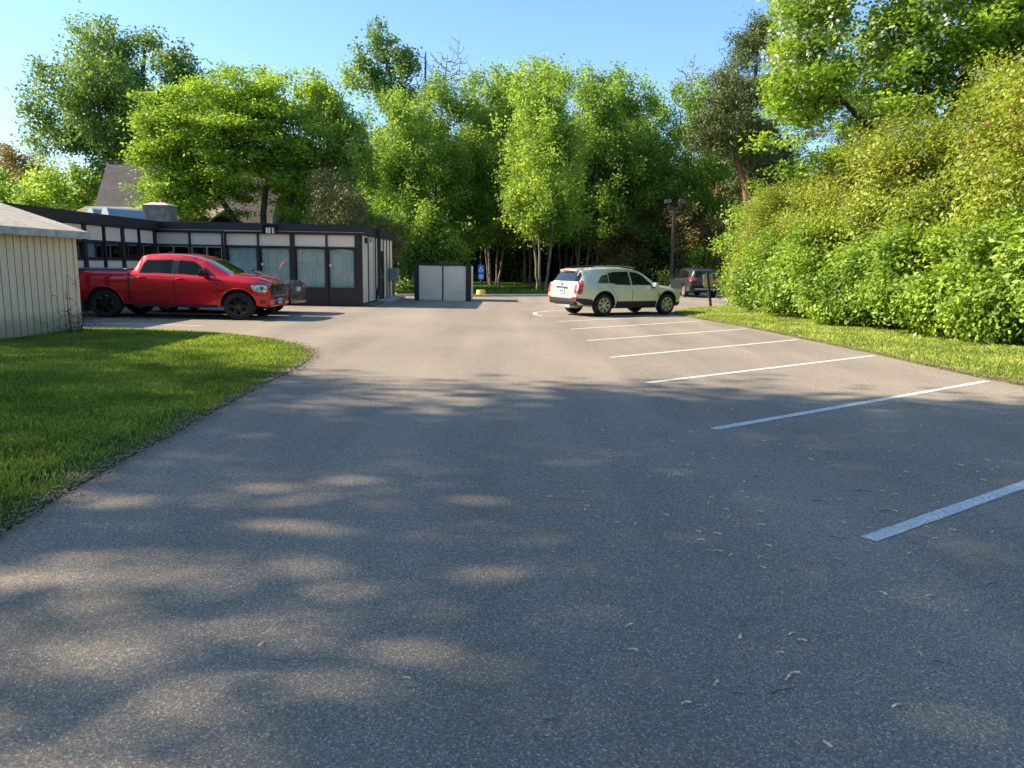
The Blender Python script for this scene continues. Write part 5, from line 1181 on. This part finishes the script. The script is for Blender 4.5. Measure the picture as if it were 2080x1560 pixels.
# ------------------------------------------------------------------ seeds and twigs on the lot
def G(px_, py_, z=0.0):
    d = fw + rt*((px_-1040)/1500) + up*((780-py_)/1500); t = (z-EYE.z)/d.z; return EYE+d*t
def seed_mesh(kind, seed):
    rnd = random.Random(seed); mb = MB()
    def wing(a, L, bend):
        c, s = math.cos(a), math.sin(a); prof = [(0, .0025), (.15, .0030), (.3, .0022), (.5, .0045), (.8, .0065), (.95, .0045), (1, .001)]; V = []
        for t, w in prof:
            x = t*L; y = bend*t*t*L; zz = .002+.004*math.sin(t*3)*rnd.uniform(.4, 1)
            for sgn in (1, -1): V.append((c*x-s*(y+sgn*w), s*x+c*(y+sgn*w), zz+(.002 if sgn > 0 else 0)))
        mb.add(V, [(2*i, 2*i+1, 2*i+3, 2*i+2) for i in range(len(prof)-1)])
        mb.add([(c*x_-s*y_, s*x_+c*y_, z_) for x_, y_, z_ in ((.002, -.004, .001), (.013, -.004, .001), (.013, .004, .001), (.002, .004, .001), (.007, 0, .008))], [(0, 1, 4), (1, 2, 4), (2, 3, 4), (3, 0, 4)])
    wing(0, rnd.uniform(.036, .05), rnd.uniform(-.1, .2))
    if kind: wing(rnd.uniform(1.6, 2.9), rnd.uniform(.030, .045), rnd.uniform(-.3, .3))
    return mb
sp_ = [(seed_mesh(False, i)) for i in range(6)]
sobs = []
known = [(539,1305),(818,1378),(1268,1276),(1275,1321),(1383,1432),(1449,1396),(1505,1290),(1588,1210),(1615,1287),(1619,1301),(1576,1328),(1603,1371),(1594,1385),(1672,1508),(1830,1433),(1872,1337),(1768,1247),(1787,1203),(1896,1211),(1957,1245),(1873,1162),(1850,1124),(1764,1122),(1554,1133),(1543,1152),(1480,1131),(1449,1123),(1708,1140),(2077,1228),(2012,1085),(1484,1050),(1503,1072),(1541,1066),(1440,1012),(1438,1025),(1470,1034),(1350,1045),(1249,1062),(1287,1068),(1216,1054),(1187,1028),(1110,1011),(1049,1012),(1188,1035),(1366,967),(1375,964),(1357,966),(1242,915),(1289,891),(1399,877),(1545,896),(1530,905),(1587,903),(1810,901),(1660,900),(1905,1024),(1830,1078),(1797,1001),(1760,1002),(1951,1000),(1984,960),(2020,950),(1871,865),(1918,965),(1850,905),(1946,945),(1990,975),(1645,915),(1690,940),(1325,905),(1390,945),(1410,920)]
rnd = random.Random(4)
while len(known) < 150:
    x = rnd.triangular(1000, 2080, 1750); y = rnd.uniform(800, 1120); known.append((x, y))
for i, (x, y) in enumerate(known):
    P = G(x, y)
    if len(sobs) < 6:
        o = sp_[i].build('maple_seed', M['seed']); sobs.append(o)
    else: o = sobs[i % 6].copy(); link(o)
    s = rnd.uniform(.85, 1.15)
    o.location = (P.x, P.y, .006); o.rotation_euler = (0, 0, rnd.uniform(0, 2*PI)); o.scale = (s, s, s)
    tag(o, 'small dry tan winged maple seed lying on the grey asphalt', 'seed', 'maple seeds scattered on the asphalt')
tw0 = None
tws = [(1915,1350),(1610,1163),(1590,1408),(1500,1413),(1700,1095),(1860,1105),(2015,1190),(1340,1000),(1800,1040),(1620,880),(1890,1000),(1755,1000),(1665,1020),(1540,970),(1980,1130),(590,1266),(1250,948),(1720,925),(1450,985),(1960,1165)]
for i, (x, y) in enumerate(tws):
    P = G(x, y)
    if tw0 is None:
        mb = MB(); mb.tube([(-.05, 0, .004), (-.02, .008, .006), (.02, .01, .004), (.05, -.004, .007)], [.0022, .002, .0018, .001], 5); tw0 = o = mb.build('twig', M['twig'])
    else: o = tw0.copy(); link(o)
    s = rnd.uniform(.5, 1.2); o.location = (P.x, P.y, .004); o.rotation_euler = (0, 0, rnd.uniform(-.6, .6)); o.scale = (s, s, s)
    tag(o, 'thin dark bit of twig lying on the asphalt', 'twig', 'twigs scattered on the asphalt')
P = G(1117, 1461); mb = MB(); mb.add([(-.022, 0, .002), (-.006, -.013, .006), (.02, -.006, .012), (.026, .002, .006), (.006, .013, .014), (-.004, .004, .010)], [(0, 1, 5), (1, 2, 5), (2, 3, 4, 5), (0, 5, 4)])
o = mb.build('leaf', M['gleaf']); o.location = (P.x, P.y, .005); tag(o, 'single small curled green leaf lying on the asphalt nearest the camera', 'leaf')
